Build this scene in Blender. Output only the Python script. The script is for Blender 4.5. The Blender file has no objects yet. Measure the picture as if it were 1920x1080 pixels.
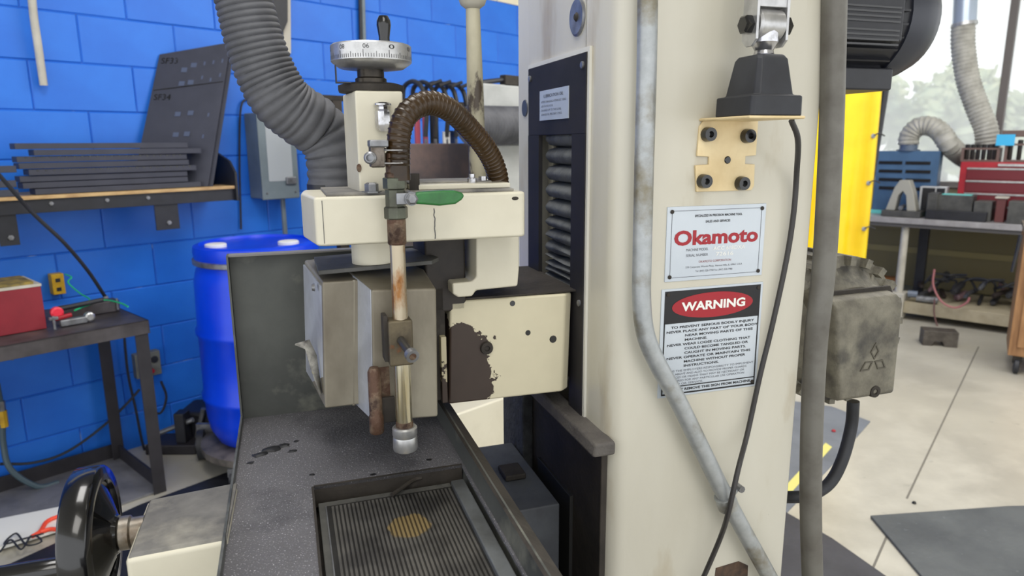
import bpy, math, random
from mathutils import Vector, Matrix, noise
random.seed(7)
R = math.radians
scene = bpy.context.scene
COL = scene.collection

# ------------------------------------------------------------------ camera
F = 1300.0; PITCH = math.atan(272/1300.0); ROLL = R(.36); CAMH = 1.45
FW = Vector((0, math.cos(PITCH), -math.sin(PITCH))); UP0 = Vector((0, math.sin(PITCH), math.cos(PITCH))); RT0 = Vector((1, 0, 0))
RT = RT0*math.cos(ROLL) - UP0*math.sin(ROLL)
UP = UP0*math.cos(ROLL) + RT0*math.sin(ROLL)
cam = bpy.data.cameras.new('camera'); cam.sensor_width = 36; cam.lens = F/1920*36; cam.clip_start = .02; cam.clip_end = 200
cam.dof.use_dof = True; cam.dof.focus_distance = 1.0; cam.dof.aperture_fstop = 6.5
co = bpy.data.objects.new('camera', cam); COL.objects.link(co)
m = Matrix((RT, UP, -FW)).transposed().to_4x4(); m.translation = Vector((0, 0, CAMH)); co.matrix_world = m
scene.camera = co

# ------------------------------------------------------------------ light
scene.view_settings.view_transform = 'Standard'; scene.view_settings.look = 'None'
scene.view_settings.exposure = 0.0; scene.view_settings.gamma = 1; scene.view_settings.use_curve_mapping = False
w = bpy.data.worlds.new('world'); scene.world = w; w.use_nodes = True
w.node_tree.nodes['Background'].inputs[0].default_value = (.96, .98, 1, 1)
w.node_tree.nodes['Background'].inputs[1].default_value = 1.8

def area(name, loc, target, sx, sy, power, col=(1, 1, 1)):
    l = bpy.data.lights.new(name, 'AREA'); l.shape = 'RECTANGLE'; l.size = sx; l.size_y = sy; l.energy = power; l.color = col
    o = bpy.data.objects.new(name, l); COL.objects.link(o); o.location = loc
    o.rotation_euler = (Vector(target)-Vector(loc)).to_track_quat('-Z', 'Y').to_euler()
    return o
area('ceiling_lamp', (.4, -.6, 3.35), (.4, .0, 0), 1.2, 2.4, 48, (1, .97, .92))
area('ceiling_lamp', (1.5, 2.6, 3.35), (1.5, 2.6, 0), 1.2, 2.4, 75, (1, .98, .95))
area('ceiling_lamp', (-.6, 1.6, 3.35), (-.8, 2.2, 0), .8, 2.0, 48, (1, .98, .95))
area('ceiling_lamp', (3.2, 3.4, 3.35), (3.2, 3.4, 0), 1.2, 2.4, 70, (1, .98, .95))

# ------------------------------------------------------------------ frames
class Fr:
    def __init__(s, o, ang):
        s.o = Vector(o); s.a = Vector((math.cos(ang), math.sin(ang), 0)); s.b = Vector((-math.sin(ang), math.cos(ang), 0))
    def w(s, a, b, z): return s.o + s.a*a + s.b*b + Vector((0, 0, z))
    def px(s, x, y, u=None, v=None, z=None):
        d = RT*((x-960)/F) + UP*((540-y)/F) + FW; c = Vector((0, 0, CAMH)); rel = c-s.o
        if z is not None: k = (z-CAMH)/d.z
        elif u is not None: k = (u-rel.dot(s.a))/d.dot(s.a)
        else: k = (v-rel.dot(s.b))/d.dot(s.b)
        p = rel+d*k
        return (p.dot(s.a), p.dot(s.b), p.z)
FM = Fr((0, 0, 0), R(18))                       # grinder
FG = Fr((0, 0, 0), 0)                           # plain world
FW_ = Fr((-2.217, 2.757, 0), math.atan2(.741, .672))   # blue wall: a along it, -b into the room
FB = Fr((3.2, 5.54, 0), math.atan2(-.672, .741))       # bench by the window: a along it to the right, -b towards the room

# ------------------------------------------------------------------ materials
def N(nt, t, **k):
    n = nt.nodes.new(t)
    for a, b in k.items(): setattr(n, a, b)
    return n
MATS = {}
def mat(name, c1, c2=None, rough=.5, metal=0, sc=8, lo=.4, hi=.65, c3=None, sc3=6, lo3=.58, hi3=.6, bump=0, bsc=60, st=(1, 1, 1), spec=.5, c4=None, sc4=300, lo4=.66, hi4=.7, coat=0, rough2=None, detail=6):
    if name in MATS: return MATS[name]
    m = bpy.data.materials.new(name); m.use_nodes = True; nt = m.node_tree; b = nt.nodes['Principled BSDF']
    b.inputs['Roughness'].default_value = rough; b.inputs['Metallic'].default_value = metal; b.inputs['Specular IOR Level'].default_value = spec
    b.inputs['Coat Weight'].default_value = coat
    tc = N(nt, 'ShaderNodeTexCoord'); mp = N(nt, 'ShaderNodeMapping'); mp.inputs['Scale'].default_value = st
    nt.links.new(tc.outputs['Object'], mp.inputs[0])
    col = None
    def layer(prev, c, s, lo_, hi_):
        n = N(nt, 'ShaderNodeTexNoise'); n.inputs['Scale'].default_value = s; n.inputs['Detail'].default_value = detail; n.inputs['Roughness'].default_value = .6
        nt.links.new(mp.outputs[0], n.inputs['Vector'])
        r = N(nt, 'ShaderNodeMapRange'); r.inputs[1].default_value = lo_; r.inputs[2].default_value = hi_
        nt.links.new(n.outputs[0], r.inputs[0])
        x = N(nt, 'ShaderNodeMix', data_type='RGBA')
        nt.links.new(r.outputs[0], x.inputs[0])
        if isinstance(prev, tuple): x.inputs[6].default_value = (*prev, 1)
        else: nt.links.new(prev, x.inputs[6])
        x.inputs[7].default_value = (*c, 1)
        return x.outputs[2], r.outputs[0]
    cur = c1
    if c2: cur, _ = layer(cur, c2, sc, lo, hi)
    if c3:
        cur, mk = layer(cur, c3, sc3, lo3, hi3)
        if rough2 is not None:
            r = N(nt, 'ShaderNodeMapRange'); r.inputs[3].default_value = rough; r.inputs[4].default_value = rough2
            nt.links.new(mk, r.inputs[0]); nt.links.new(r.outputs[0], b.inputs['Roughness'])
    if c4: cur, _ = layer(cur, c4, sc4, lo4, hi4)
    if isinstance(cur, tuple): b.inputs['Base Color'].default_value = (*cur, 1)
    else: nt.links.new(cur, b.inputs['Base Color'])
    if bump:
        n = N(nt, 'ShaderNodeTexNoise'); n.inputs['Scale'].default_value = bsc; n.inputs['Detail'].default_value = 4
        nt.links.new(tc.outputs['Object'], n.inputs['Vector'])
        bp = N(nt, 'ShaderNodeBump'); bp.inputs['Strength'].default_value = bump; bp.inputs['Distance'].default_value = .004
        nt.links.new(n.outputs[0], bp.inputs['Height']); nt.links.new(bp.outputs[0], b.inputs['Normal'])
    MATS[name] = m; return m

def srgb(r, g, b):
    f = lambda x: (x/255/12.92 if x/255 <= .04045 else ((x/255+.055)/1.055)**2.4)
    return (f(r), f(g), f(b))
S = srgb
BROWN = S(62, 48, 40)
CREAM = mat('cream_paint', S(214, 209, 190), S(198, 192, 172), rough=.38, sc=5, lo=.4, hi=.8, c3=S(120, 98, 70), sc3=26, lo3=.74, hi3=.78, bump=.04, bsc=90, c4=S(60, 48, 40), sc4=60, lo4=.765, hi4=.775)
CREAMC = mat('column_paint', S(208, 205, 193), S(190, 185, 168), rough=.32, sc=2.2, lo=.4, hi=.75, c3=S(160, 142, 108), sc3=9, lo3=.58, hi3=.85, st=(1, 1, .3), bump=.03, bsc=120, c4=S(80, 62, 48), sc4=55, lo4=.76, hi4=.775)
TOPD = mat('dusty_paint', S(126, 124, 120), S(88, 87, 87), rough=.75, sc=14, lo=.35, hi=.65, c3=S(168, 164, 152), sc3=9, lo3=.5, hi3=.75, bump=.1, bsc=200)
BLUE = mat('blue_wall_paint', S(40, 122, 230), S(32, 108, 216), rough=.42, sc=3, lo=.35, hi=.7, bump=.08, bsc=70, c4=S(40, 60, 110), sc4=40, lo4=.76, hi4=.78)
BLUEM = mat('blue_mortar', S(24, 92, 190), S(150, 175, 205), rough=.6, sc=6, lo=.62, hi=.68, bump=.2, bsc=80)
CREAMW = mat('cream_wall_paint', S(238, 228, 200), rough=.6)
CONC = mat('concrete', S(180, 176, 163), S(160, 156, 145), rough=.34, sc=1.4, lo=.35, hi=.7, c3=S(196, 192, 179), sc3=3.2, lo3=.45, hi3=.8, bump=.05, bsc=30, c4=S(120, 118, 112), sc4=9, lo4=.66, hi4=.82)
BLK = mat('black_paint', S(26, 27, 32), S(38, 39, 46), rough=.45, sc=20, lo=.3, hi=.7, bump=.05)
BLKG = mat('black_gloss', S(12, 12, 14), rough=.18, coat=.4)
PLATE = mat('dark_steel_plate', S(58, 60, 72), S(68, 70, 82), rough=.55, metal=.2, sc=10, lo=.3, hi=.8, bump=.03)
STEEL = mat('bare_steel', S(150, 152, 156), S(110, 110, 112), rough=.38, metal=.7, sc=30, lo=.4, hi=.7)
CHROME = mat('chrome', S(200, 200, 205), S(150, 148, 145), rough=.2, metal=.95, sc=50, lo=.5, hi=.7)
GALV = mat('galvanised_pipe', S(178, 182, 184), S(158, 162, 164), rough=.42, metal=.45, sc=60, lo=.3, hi=.7, c3=S(116, 106, 78), sc3=12, lo3=.52, hi3=.72, bump=.05, bsc=300)
DGREY = mat('dirty_grey_casting', S(128, 124, 110), S(92, 88, 78), rough=.7, sc=22, lo=.35, hi=.65, c3=S(66, 64, 60), sc3=9, lo3=.52, hi3=.66, bump=.35, bsc=220)
GUARD = mat('worn_guard_steel', S(150, 144, 128), S(128, 122, 108), rough=.5, metal=.25, sc=9, lo=.35, hi=.7, c3=S(106, 98, 84), sc3=5, lo3=.52, hi3=.7, bump=.05, bsc=100, st=(1, 1, .5))
SIDEP = mat('guard_side_plate', S(176, 180, 188), S(150, 152, 158), rough=.4, metal=.2, sc=12)
DUST = mat('grinding_dust', S(90, 89, 93), S(106, 105, 109), rough=.85, sc=5, lo=.35, hi=.7, c3=S(54, 54, 60), sc3=7, lo3=.55, hi3=.75, bump=.5, bsc=260, c4=S(210, 210, 216), sc4=480, lo4=.6, hi4=.68)  # grey dust; the near-white specks are its metallic sparkle painted as colour
DARKM = mat('greasy_dark_metal', S(66, 61, 56), S(46, 43, 40), rough=.7, spec=.25, sc=9, lo=.35, hi=.65, c3=S(96, 90, 82), sc3=5, lo3=.6, hi3=.8, bump=.25, bsc=120)
GUARDD = mat('splash_guard_sheet', S(92, 94, 90), S(62, 64, 62), rough=.6, metal=.1, sc=4, lo=.35, hi=.7, c3=S(138, 138, 126), sc3=7, lo3=.56, hi3=.75, bump=.08)
RUST = mat('rusty_steel', S(88, 64, 50), S(134, 116, 96), rough=.55, metal=.4, sc=40, lo=.45, hi=.62, c3=S(60, 42, 32), sc3=22, lo3=.52, hi3=.62, bump=.3, bsc=200)
PIPEG = mat('stained_pipe', S(172, 160, 138), S(140, 96, 52), rough=.22, metal=.6, sc=26, lo=.5, hi=.62, st=(1, 1, .5), c3=S(96, 58, 30), sc3=40, lo3=.62, hi3=.68)
HEXM = mat('grimy_green_brass', S(94, 98, 84), S(70, 70, 62), rough=.35, metal=.6, sc=20)
HOSEB = mat('amber_brown_hose', S(58, 40, 16), S(34, 24, 15), rough=.27, sc=12, spec=.4)
HOSEK = mat('black_dust_hose', S(92, 93, 98), S(70, 71, 76), rough=.6, sc=12, bump=.1, bsc=150)
GREEN = mat('green_lever_paint', S(42, 112, 52), S(34, 92, 42), rough=.35, sc=40)
ALU = mat('cast_aluminium', S(196, 196, 196), S(170, 170, 170), rough=.32, metal=.75, sc=40)
RUB = mat('black_rubber', S(44, 46, 52), S(34, 35, 40), rough=.55, sc=14, bump=.05)
GCAB = mat('grey_cable_jacket', S(112, 110, 104), S(88, 84, 78), rough=.5, metal=.1, sc=14, lo=.4, hi=.7, c3=S(70, 62, 54), sc3=8, lo3=.6, hi3=.8)
WHITE = mat('white_print', S(225, 228, 232), rough=.4)
PLT = mat('sign_plate', S(198, 206, 214), S(188, 196, 205), rough=.35, metal=.15, sc=6)
RED = mat('sign_red', S(158, 22, 36), rough=.4)
INK = mat('black_print', S(20, 20, 24), rough=.5)
GREYINK = mat('grey_print', S(95, 98, 105), rough=.5)
DRUM = mat('blue_plastic', S(0, 66, 232), S(0, 58, 215), rough=.3, sc=3)
PLY = mat('plywood', S(200, 168, 118), S(170, 136, 92), rough=.6, sc=12, st=(1, 1, 5))
GREYB = mat('grey_enamel', S(120, 132, 138), S(106, 118, 124), rough=.4, sc=5)
REDT = mat('red_enamel', S(140, 44, 54), S(126, 38, 48), rough=.4, sc=6)
YEL = mat('yellow_curtain', S(240, 206, 24), S(230, 192, 16), rough=.45, sc=3)
YELP = mat('yellow_plastic', S(206, 164, 30), S(180, 140, 20), rough=.5, sc=30)
TABM = mat('dark_bench_steel', S(84, 80, 82), S(62, 58, 60), rough=.5, metal=.3, sc=9, c3=S(110, 92, 88), sc3=5, lo3=.55, hi3=.75)
TABL = mat('dark_frame_steel', S(46, 44, 48), S(36, 34, 38), rough=.5, sc=12)
GW = mat('off_white_paint', S(196, 192, 180), S(176, 172, 160), rough=.5, sc=8)
GREENW = mat('green_wire', S(40, 190, 120), rough=.4)
ORANGE = mat('orange_red_strap', S(236, 78, 50), rough=.5)
WOOD = mat('oak_wood', S(168, 126, 84), S(130, 92, 58), rough=.6, sc=6, st=(4, 4, .5))
MATG = mat('rubber_floor_mat', S(84, 88, 90), S(66, 70, 74), rough=.6, sc=4, bump=.5, bsc=60, c4=S(130, 134, 138), sc4=50, lo4=.66, hi4=.8)
MATB = mat('blue_grey_floor_paint', S(112, 118, 128), S(96, 102, 112), rough=.5, sc=4)
BLUEC = mat('steel_blue_enamel', S(72, 104, 138), S(62, 92, 124), rough=.4, sc=5)
BHOSE = mat('grey_duct_hose', S(178, 176, 168), S(150, 148, 140), rough=.55, sc=10)
SKYB = mat('blue_label', S(60, 176, 226), rough=.5)
TAN = mat('tan_wall_paint', S(186, 178, 140), rough=.6)
OLIVE = mat('tan_steel_panel', S(150, 138, 92), rough=.6)
LEAF = mat('overexposed_foliage', S(176, 190, 150), S(206, 208, 164), rough=.8, sc=2, c3=S(120, 146, 120), sc3=1.2, lo3=.5, hi3=.6)  # leaf colours paled to put the overexposure outside into them
TEAL = mat('teal_tape', S(110, 205, 200), rough=.5)
FLWHITE = mat('fluor_white', S(235, 235, 230), rough=.5)
BRASS = mat('brass_strip', S(150, 128, 72), S(110, 98, 70), rough=.35, metal=.6, sc=30)

# chuck face: steel and brass laminations with grime and a worn round patch
def chuck_mat(name, c, patch):
    m = bpy.data.materials.new(name); m.use_nodes = True; nt = m.node_tree; b = nt.nodes['Principled BSDF']
    b.inputs['Metallic'].default_value = .5; b.inputs['Roughness'].default_value = .42
    g = N(nt, 'ShaderNodeNewGeometry')
    d = N(nt, 'ShaderNodeVectorMath', operation='DISTANCE'); nt.links.new(g.outputs['Position'], d.inputs[0])
    u, v, z = FM.px(768, 985, z=.985); p = FM.w(u, v, z); d.inputs[1].default_value = p
    n = N(nt, 'ShaderNodeTexNoise'); n.inputs['Scale'].default_value = 60; nt.links.new(g.outputs['Position'], n.inputs['Vector'])
    ad = N(nt, 'ShaderNodeMath', operation='MULTIPLY_ADD'); nt.links.new(n.outputs[0], ad.inputs[0]); ad.inputs[1].default_value = .016; nt.links.new(d.outputs['Value'], ad.inputs[2])
    r = N(nt, 'ShaderNodeMapRange'); nt.links.new(ad.outputs[0], r.inputs[0]); r.inputs[1].default_value = .036; r.inputs[2].default_value = .033
    n2 = N(nt, 'ShaderNodeTexNoise'); n2.inputs['Scale'].default_value = 22; nt.links.new(g.outputs['Position'], n2.inputs['Vector'])
    r2 = N(nt, 'ShaderNodeMapRange'); nt.links.new(n2.outputs[0], r2.inputs[0]); r2.inputs[1].default_value = .4; r2.inputs[2].default_value = .65
    x = N(nt, 'ShaderNodeMix', data_type='RGBA'); nt.links.new(r2.outputs[0], x.inputs[0]); x.inputs[6].default_value = (*c, 1); x.inputs[7].default_value = (c[0]*.5, c[1]*.5, c[2]*.52, 1)
    y = N(nt, 'ShaderNodeMix', data_type='RGBA'); nt.links.new(r.outputs[0], y.inputs[0]); nt.links.new(x.outputs[2], y.inputs[6]); y.inputs[7].default_value = (*patch, 1)
    nt.links.new(y.outputs[2], b.inputs['Base Color']); return m
CH1 = chuck_mat('chuck_steel', S(112, 110, 106), S(160, 140, 98))
CH2 = chuck_mat('chuck_gap', S(58, 57, 56), S(92, 78, 54))

def peel_mat(name, paint, under, ku, kz, off, nsc=14, amp=.10, spot=None):
    """old paint that has flaked off towards one end of the part"""
    m = bpy.data.materials.new(name); m.use_nodes = True; nt = m.node_tree; b = nt.nodes['Principled BSDF']
    tc = N(nt, 'ShaderNodeTexCoord')
    dt = N(nt, 'ShaderNodeVectorMath', operation='DOT_PRODUCT'); nt.links.new(tc.outputs['Object'], dt.inputs[0]); dt.inputs[1].default_value = tuple(FM.a*ku + Vector((0, 0, kz)))
    n = N(nt, 'ShaderNodeTexNoise'); n.inputs['Scale'].default_value = nsc; n.inputs['Detail'].default_value = 7; n.inputs['Roughness'].default_value = .62; nt.links.new(tc.outputs['Object'], n.inputs['Vector'])
    ma = N(nt, 'ShaderNodeMath', operation='MULTIPLY_ADD'); nt.links.new(n.outputs[0], ma.inputs[0]); ma.inputs[1].default_value = amp; nt.links.new(dt.outputs['Value'], ma.inputs[2])
    if spot:
        ge = N(nt, 'ShaderNodeNewGeometry'); ds = N(nt, 'ShaderNodeVectorMath', operation='DISTANCE'); nt.links.new(ge.outputs['Position'], ds.inputs[0]); ds.inputs[1].default_value = spot[0]
        rr = N(nt, 'ShaderNodeMapRange'); nt.links.new(ds.outputs['Value'], rr.inputs[0]); rr.inputs[1].default_value = 0; rr.inputs[2].default_value = spot[1]; rr.inputs[3].default_value = spot[2]; rr.inputs[4].default_value = 0
        aa = N(nt, 'ShaderNodeMath', operation='ADD'); nt.links.new(ma.outputs[0], aa.inputs[0]); nt.links.new(rr.outputs[0], aa.inputs[1]); ma = aa
    r = N(nt, 'ShaderNodeMapRange'); nt.links.new(ma.outputs[0], r.inputs[0]); r.inputs[1].default_value = off; r.inputs[2].default_value = off+.0015
    n2 = N(nt, 'ShaderNodeTexNoise'); n2.inputs['Scale'].default_value = 30; n2.inputs['Detail'].default_value = 6; nt.links.new(tc.outputs['Object'], n2.inputs['Vector'])
    def mixc(f, a, c):
        x = N(nt, 'ShaderNodeMix', data_type='RGBA'); nt.links.new(f, x.inputs[0])
        for i, q in ((6, a), (7, c)):
            if isinstance(q, tuple): x.inputs[i].default_value = (*q, 1)
            else: nt.links.new(q, x.inputs[i])
        return x.outputs[2]
    u2 = mixc(n2.outputs[0], under, tuple(k*.62 for k in under)); p2 = mixc(n2.outputs[0], paint, tuple(k*.88 for k in paint))
    nt.links.new(mixc(r.outputs[0], p2, u2), b.inputs['Base Color']); b.inputs['Roughness'].default_value = .5
    bp = N(nt, 'ShaderNodeBump'); bp.inputs['Strength'].default_value = .5; bp.inputs['Distance'].default_value = .002; bp.invert = True
    nt.links.new(r.outputs[0], bp.inputs['Height']); nt.links.new(bp.outputs[0], b.inputs['Normal'])
    return m

# ------------------------------------------------------------------ mesh building
def smooth_path(pts, n=8):
    pts = [Vector(p) for p in pts]; out = []
    P = [pts[0]*2-pts[1]]+pts+[pts[-1]*2-pts[-2]]
    for i in range(1, len(P)-2):
        a, b, c, d = P[i-1:i+3]
        for k in range(n):
            t = k/n
            out.append(.5*((2*b)+(c-a)*t+(2*a-5*b+4*c-d)*t*t+(3*b-a-3*c+d)*t*t*t))
    out.append(pts[-1]); return out
def resample(pts, step):
    out = [pts[0]]; acc = 0; last = pts[0]
    for p in pts[1:]:
        d = (p-last).length
        while acc+d >= step:
            q = last.lerp(p, (step-acc)/d); out.append(q); last = q; d = (p-last).length; acc = 0
        acc += d; last = p
    return out
class MB:
    def __init__(s, fr=FM): s.v = []; s.f = []; s.fr = fr
    def add(s, vs, fs, world=False):
        n = len(s.v); s.v += [Vector(p) if world else s.fr.w(*p) for p in vs]; s.f += [[i+n for i in f] for f in fs]; return s
    def box(s, a0, a1, b0, b1, z0, z1):
        return s.add([(a0, b0, z0), (a1, b0, z0), (a1, b1, z0), (a0, b1, z0), (a0, b0, z1), (a1, b0, z1), (a1, b1, z1), (a0, b1, z1)],
                     [(3, 2, 1, 0), (4, 5, 6, 7), (0, 1, 5, 4), (1, 2, 6, 5), (2, 3, 7, 6), (3, 0, 4, 7)])
    def hexa(s, low, high):
        n = len(low)
        return s.add(list(low)+list(high), [tuple(range(n))[::-1], tuple(range(n, 2*n))]+[(i, (i+1) % n, n+(i+1) % n, n+i) for i in range(n)])
    def plan(s, poly, z0, z1): return s.hexa([(a, b, z0) for a, b in poly], [(a, b, z1) for a, b in poly])
    def front(s, poly, b0, b1): return s.hexa([(a, b1, z) for a, z in poly], [(a, b0, z) for a, z in poly])     # (a,z) outline, thick in b
    def side(s, poly, a0, a1): return s.hexa([(a0, b, z) for b, z in poly], [(a1, b, z) for b, z in poly])
    def tube(s, pts, r, seg=12, caps=True, hollow=False):
        """points in world space"""
        pts = [Vector(p) for p in pts]; n = len(pts); rr = r if isinstance(r, (list, tuple)) else [r]*n
        t0 = (pts[1]-pts[0]).normalized(); x = t0.orthogonal().normalized(); vs = []; fs = []
        for i, p in enumerate(pts):
            t = (pts[min(i+1, n-1)]-pts[max(i-1, 0)])
            t = t.normalized() if t.length > 1e-9 else t0
            x = (x-t*x.dot(t)).normalized(); y = t.cross(x)
            for k in range(seg):
                a = 2*math.pi*k/seg; vs.append(p+(x*math.cos(a)+y*math.sin(a))*rr[i])
        for i in range(n-1):
            for k in range(seg):
                k2 = (k+1) % seg; fs.append((i*seg+k, i*seg+k2, (i+1)*seg+k2, (i+1)*seg+k))
        if caps: fs += [tuple(range(seg))[::-1], tuple(range((n-1)*seg, n*seg))]
        return s.add(vs, fs, True)
    def cyl(s, p0, p1, r0, r1=None, seg=20):
        return s.tube([s.fr.w(*p0), s.fr.w(*p1)], [r0, r0 if r1 is None else r1], seg)
    def lathe(s, p, axis, prof, seg=28, phase=0, sx=1, sy=1):
        """prof: (radius, height along axis); p in the frame, axis in the frame"""
        o = s.fr.w(*p); ax = (s.fr.w(*[p[i]+axis[i] for i in range(3)])-o).normalized()
        x = (s.fr.a-ax*s.fr.a.dot(ax)); x = x.normalized() if x.length > .1 else s.fr.b.copy(); y = ax.cross(x)
        vs = []; fs = []; n = len(prof)
        for r, h in prof:
            for k in range(seg):
                a = 2*math.pi*(k+phase)/seg; vs.append(o+ax*h+(x*math.cos(a)*sx+y*math.sin(a)*sy)*max(r, 1e-5))
        for i in range(n-1):
            for k in range(seg):
                k2 = (k+1) % seg; fs.append((i*seg+k, i*seg+k2, (i+1)*seg+k2, (i+1)*seg+k))
        fs += [tuple(range(seg))[::-1], tuple(range((n-1)*seg, n*seg))]
        return s.add(vs, fs, True)
    def build(s, name, m, parent=None, bevel=0, smooth=30, label=None, cat=None, group=None, kind=None, seg=2, loc=None):
        lo = Vector([min(p[i] for p in s.v) for i in range(3)]); hi = Vector([max(p[i] for p in s.v) for i in range(3)])
        c = (lo+hi)/2
        if parent is None: c.z = lo.z
        if loc is not None: c = Vector(loc)
        me = bpy.data.meshes.new(name); me.from_pydata([p-c for p in s.v], [], s.f)
        me.materials.append(m)
        import bmesh
        bm = bmesh.new(); bm.from_mesh(me); bmesh.ops.recalc_face_normals(bm, faces=bm.faces); bm.to_mesh(me); bm.free()
        if smooth: me.shade_smooth(); me.set_sharp_from_angle(angle=R(smooth))
        o = bpy.data.objects.new(name, me); COL.objects.link(o); WL[o.name] = c
        if parent is not None: o.parent = parent; o.location = c-WL[parent.name]
        else: o.location = c
        if bevel:
            b = o.modifiers.new('bevel', 'BEVEL'); b.width = bevel; b.segments = seg; b.limit_method = 'ANGLE'; b.angle_limit = R(35); b.harden_normals = True
        tag(o, label, cat, group, kind); return o
WL = {}
def tag(o, label=None, cat=None, group=None, kind=None):
    if label: o['label'] = label
    if cat: o['category'] = cat
    if group: o['group'] = group
    if kind: o['kind'] = kind
    return o
def thing(name, label, cat, loc, group=None):
    o = bpy.data.objects.new(name, None); COL.objects.link(o); o.empty_display_size = .05
    o.location = loc; WL[o.name] = Vector(loc); return tag(o, label, cat, group)
def copy_part(o, parent, delta=None, rot=None):
    c = o.copy(); COL.objects.link(c); c.parent = parent
    WL[c.name] = Vector(WL[o.name])
    if delta is not None: c.location = o.location+Vector(delta)
    return c
def copy_tree(o, loc, label=None, rotz=0):
    c = o.copy(); COL.objects.link(c); c.location = loc; c.rotation_euler.z = rotz; WL[c.name] = Vector(loc)
    if label: c['label'] = label
    for ch in list(o.children):
        d = ch.copy(); COL.objects.link(d); d.parent = c
        for g in list(ch.children):
            e = g.copy(); COL.objects.link(e); e.parent = d
    return c

TXT = {}
def glyphs(txt, bold=0):
    k = (txt, bold)
    if k not in TXT:
        cu = bpy.data.curves.new('t', 'FONT'); cu.body = txt; cu.size = 1; cu.offset = bold; cu.resolution_u = 3
        ob = bpy.data.objects.new('t', cu); COL.objects.link(ob); bpy.context.view_layer.update()
        me = ob.evaluated_get(bpy.context.evaluated_depsgraph_get()).to_mesh()
        vs = [tuple(v.co) for v in me.vertices]; fs = [tuple(p.vertices) for p in me.polygons]
        bpy.data.objects.remove(ob); bpy.data.curves.remove(cu)
        TXT[k] = (vs, fs)
    return TXT[k]
def text(mb, txt, x0, x1, z, h, f, bold=0, sy=1):
    """put txt on a plane: f(x,z) -> frame point; spans x0..x1 (x1 None: natural width), baseline z, cap height h"""
    vs, fs = glyphs(txt, bold)
    if not vs: return
    mx = max(v[0] for v in vs); mn = min(v[0] for v in vs)
    k = h/.70; kx = (x1-x0)/(mx-mn) if x1 is not None else k
    mb.add([f(x0+(v[0]-mn)*kx, z+v[1]*k) for v in vs], fs)
def bolt(fr, p, axis, r, h, parent, m, name='bolt', seg=6, bevel=0):
    mb = MB(fr); mb.lathe(p, axis, [(r, 0), (r, h*.75), (r*.8, h)], seg); return mb.build(name, m, parent, smooth=25)
def fpx(fr, pts, **k): return [fr.px(x, y, **k) for x, y in pts]
def wpx(fr, pts, **k): return [fr.w(*fr.px(x, y, **k)) for x, y in pts]

# ================================================================== THE ROOM
mb = MB(FG); mb.box(-5, 7, -3, 9, -.1, 0); FLOOR = mb.build('floor', CONC, kind='structure', smooth=0)
WLEN = 6.86                                       # length of the blue wall from its origin to the corner
# the two room walls: blue block wall (left) and window wall (back)
mb = MB(FW_); mb.box(-3.2, WLEN, .009, .2, 0, 3.4); wall = mb.build('wall_left', BLUEM, kind='structure', smooth=0)
BL, BH = .4064, .2032; J = .0016
# shared block meshes
protos = {}
def block(i0, i1, z0, m):
    key = (round(i1-i0, 3), m.name)
    c = FW_.w((i0+i1)/2, 0, z0+BH/2)
    if key not in protos:
        q = MB(FW_); q.box(i0+J, i1-J, .0075, .03, z0+J, z0+BH-J)
        o = q.build('block', m, wall, bevel=.004, smooth=0, seg=1); protos[key] = (o.data, o)
    else:
        o = bpy.data.objects.new('block', protos[key][0]); COL.objects.link(o); o.parent = wall
        b = o.modifiers.new('bevel', 'BEVEL'); b.width = .004; b.segments = 1
        WL[o.name] = c
    o.location = FW_.w((i0+i1)/2, .015+random.uniform(-.0015, .0015), z0+BH/2)-WL['wall_left']
zoff = -.0286+BH*0
for row in range(14):
    z0 = zoff+(row-.0)*BH
    x = .735-4*BL+(BL/2 if row % 2 else 0)
    while x < 6.6:
        block(x, x+BL, z0, BLUE if z0 < 2.35 else CREAMW); x += BL

# window wall behind the bench (frame FB: a to the right, b outwards)
WB = .95; SILL = 1.06
mb = MB(FB); mb.box(-2.25, 3.4, WB, WB+.15, 0, SILL); mb.box(-2.25, 3.4, WB, WB+.15, 3.0, 3.4); mb.box(-2.25, -1.5, WB, WB+.15, SILL, 3.0)
mb.build('wall_back', TAN, kind='structure', smooth=0)
mu = FB.px(1886, 130, v=WB)[0]
win = MB(FB).box(-1.5, 3.4, WB-.03, WB+.15, SILL-.02, SILL+.03).build('window_1', GW, kind='structure', smooth=0)
glassm = bpy.data.materials.new('veiled_glass'); glassm.use_nodes = True; nt = glassm.node_tree; nt.nodes.clear()  # translucent veil mixed into the panes imitates the blown-out haze of the view
out = N(nt, 'ShaderNodeOutputMaterial'); mx = N(nt, 'ShaderNodeMixShader'); tr = N(nt, 'ShaderNodeBsdfTransparent'); tl = N(nt, 'ShaderNodeBsdfTranslucent'); df = N(nt, 'ShaderNodeBsdfGlossy')
df.inputs['Roughness'].default_value = .05
nz = N(nt, 'ShaderNodeTexNoise'); nz.inputs['Scale'].default_value = 3
mr = N(nt, 'ShaderNodeMapRange'); mr.inputs[3].default_value = .34; mr.inputs[4].default_value = .5; nt.links.new(nz.outputs[0], mr.inputs[0])
tl.inputs[0].default_value = (.95, .97, 1, 1)
nt.links.new(mr.outputs[0], mx.inputs[0]); nt.links.new(tr.outputs[0], mx.inputs[1]); nt.links.new(tl.outputs[0], mx.inputs[2]); nt.links.new(mx.outputs[0], out.inputs[0])
mul = [-1.5, mu-1.25, mu, mu+1.25, 3.35]
for i in range(4):
    MB(FB).box(mul[i]+.02, mul[i+1]-.02, WB+.06, WB+.066, SILL+.03, 3.0).build('pane', glassm, win, smooth=0)
DKF = mat('dark_window_bar', S(98, 92, 90), rough=.5)
for i in (1, 2, 3):
    MB(FB).box(mul[i]-.028, mul[i]+.028, WB, WB+.08, SILL+.03, 3.0).build('mullion', DKF, win, bevel=.004)
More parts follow.
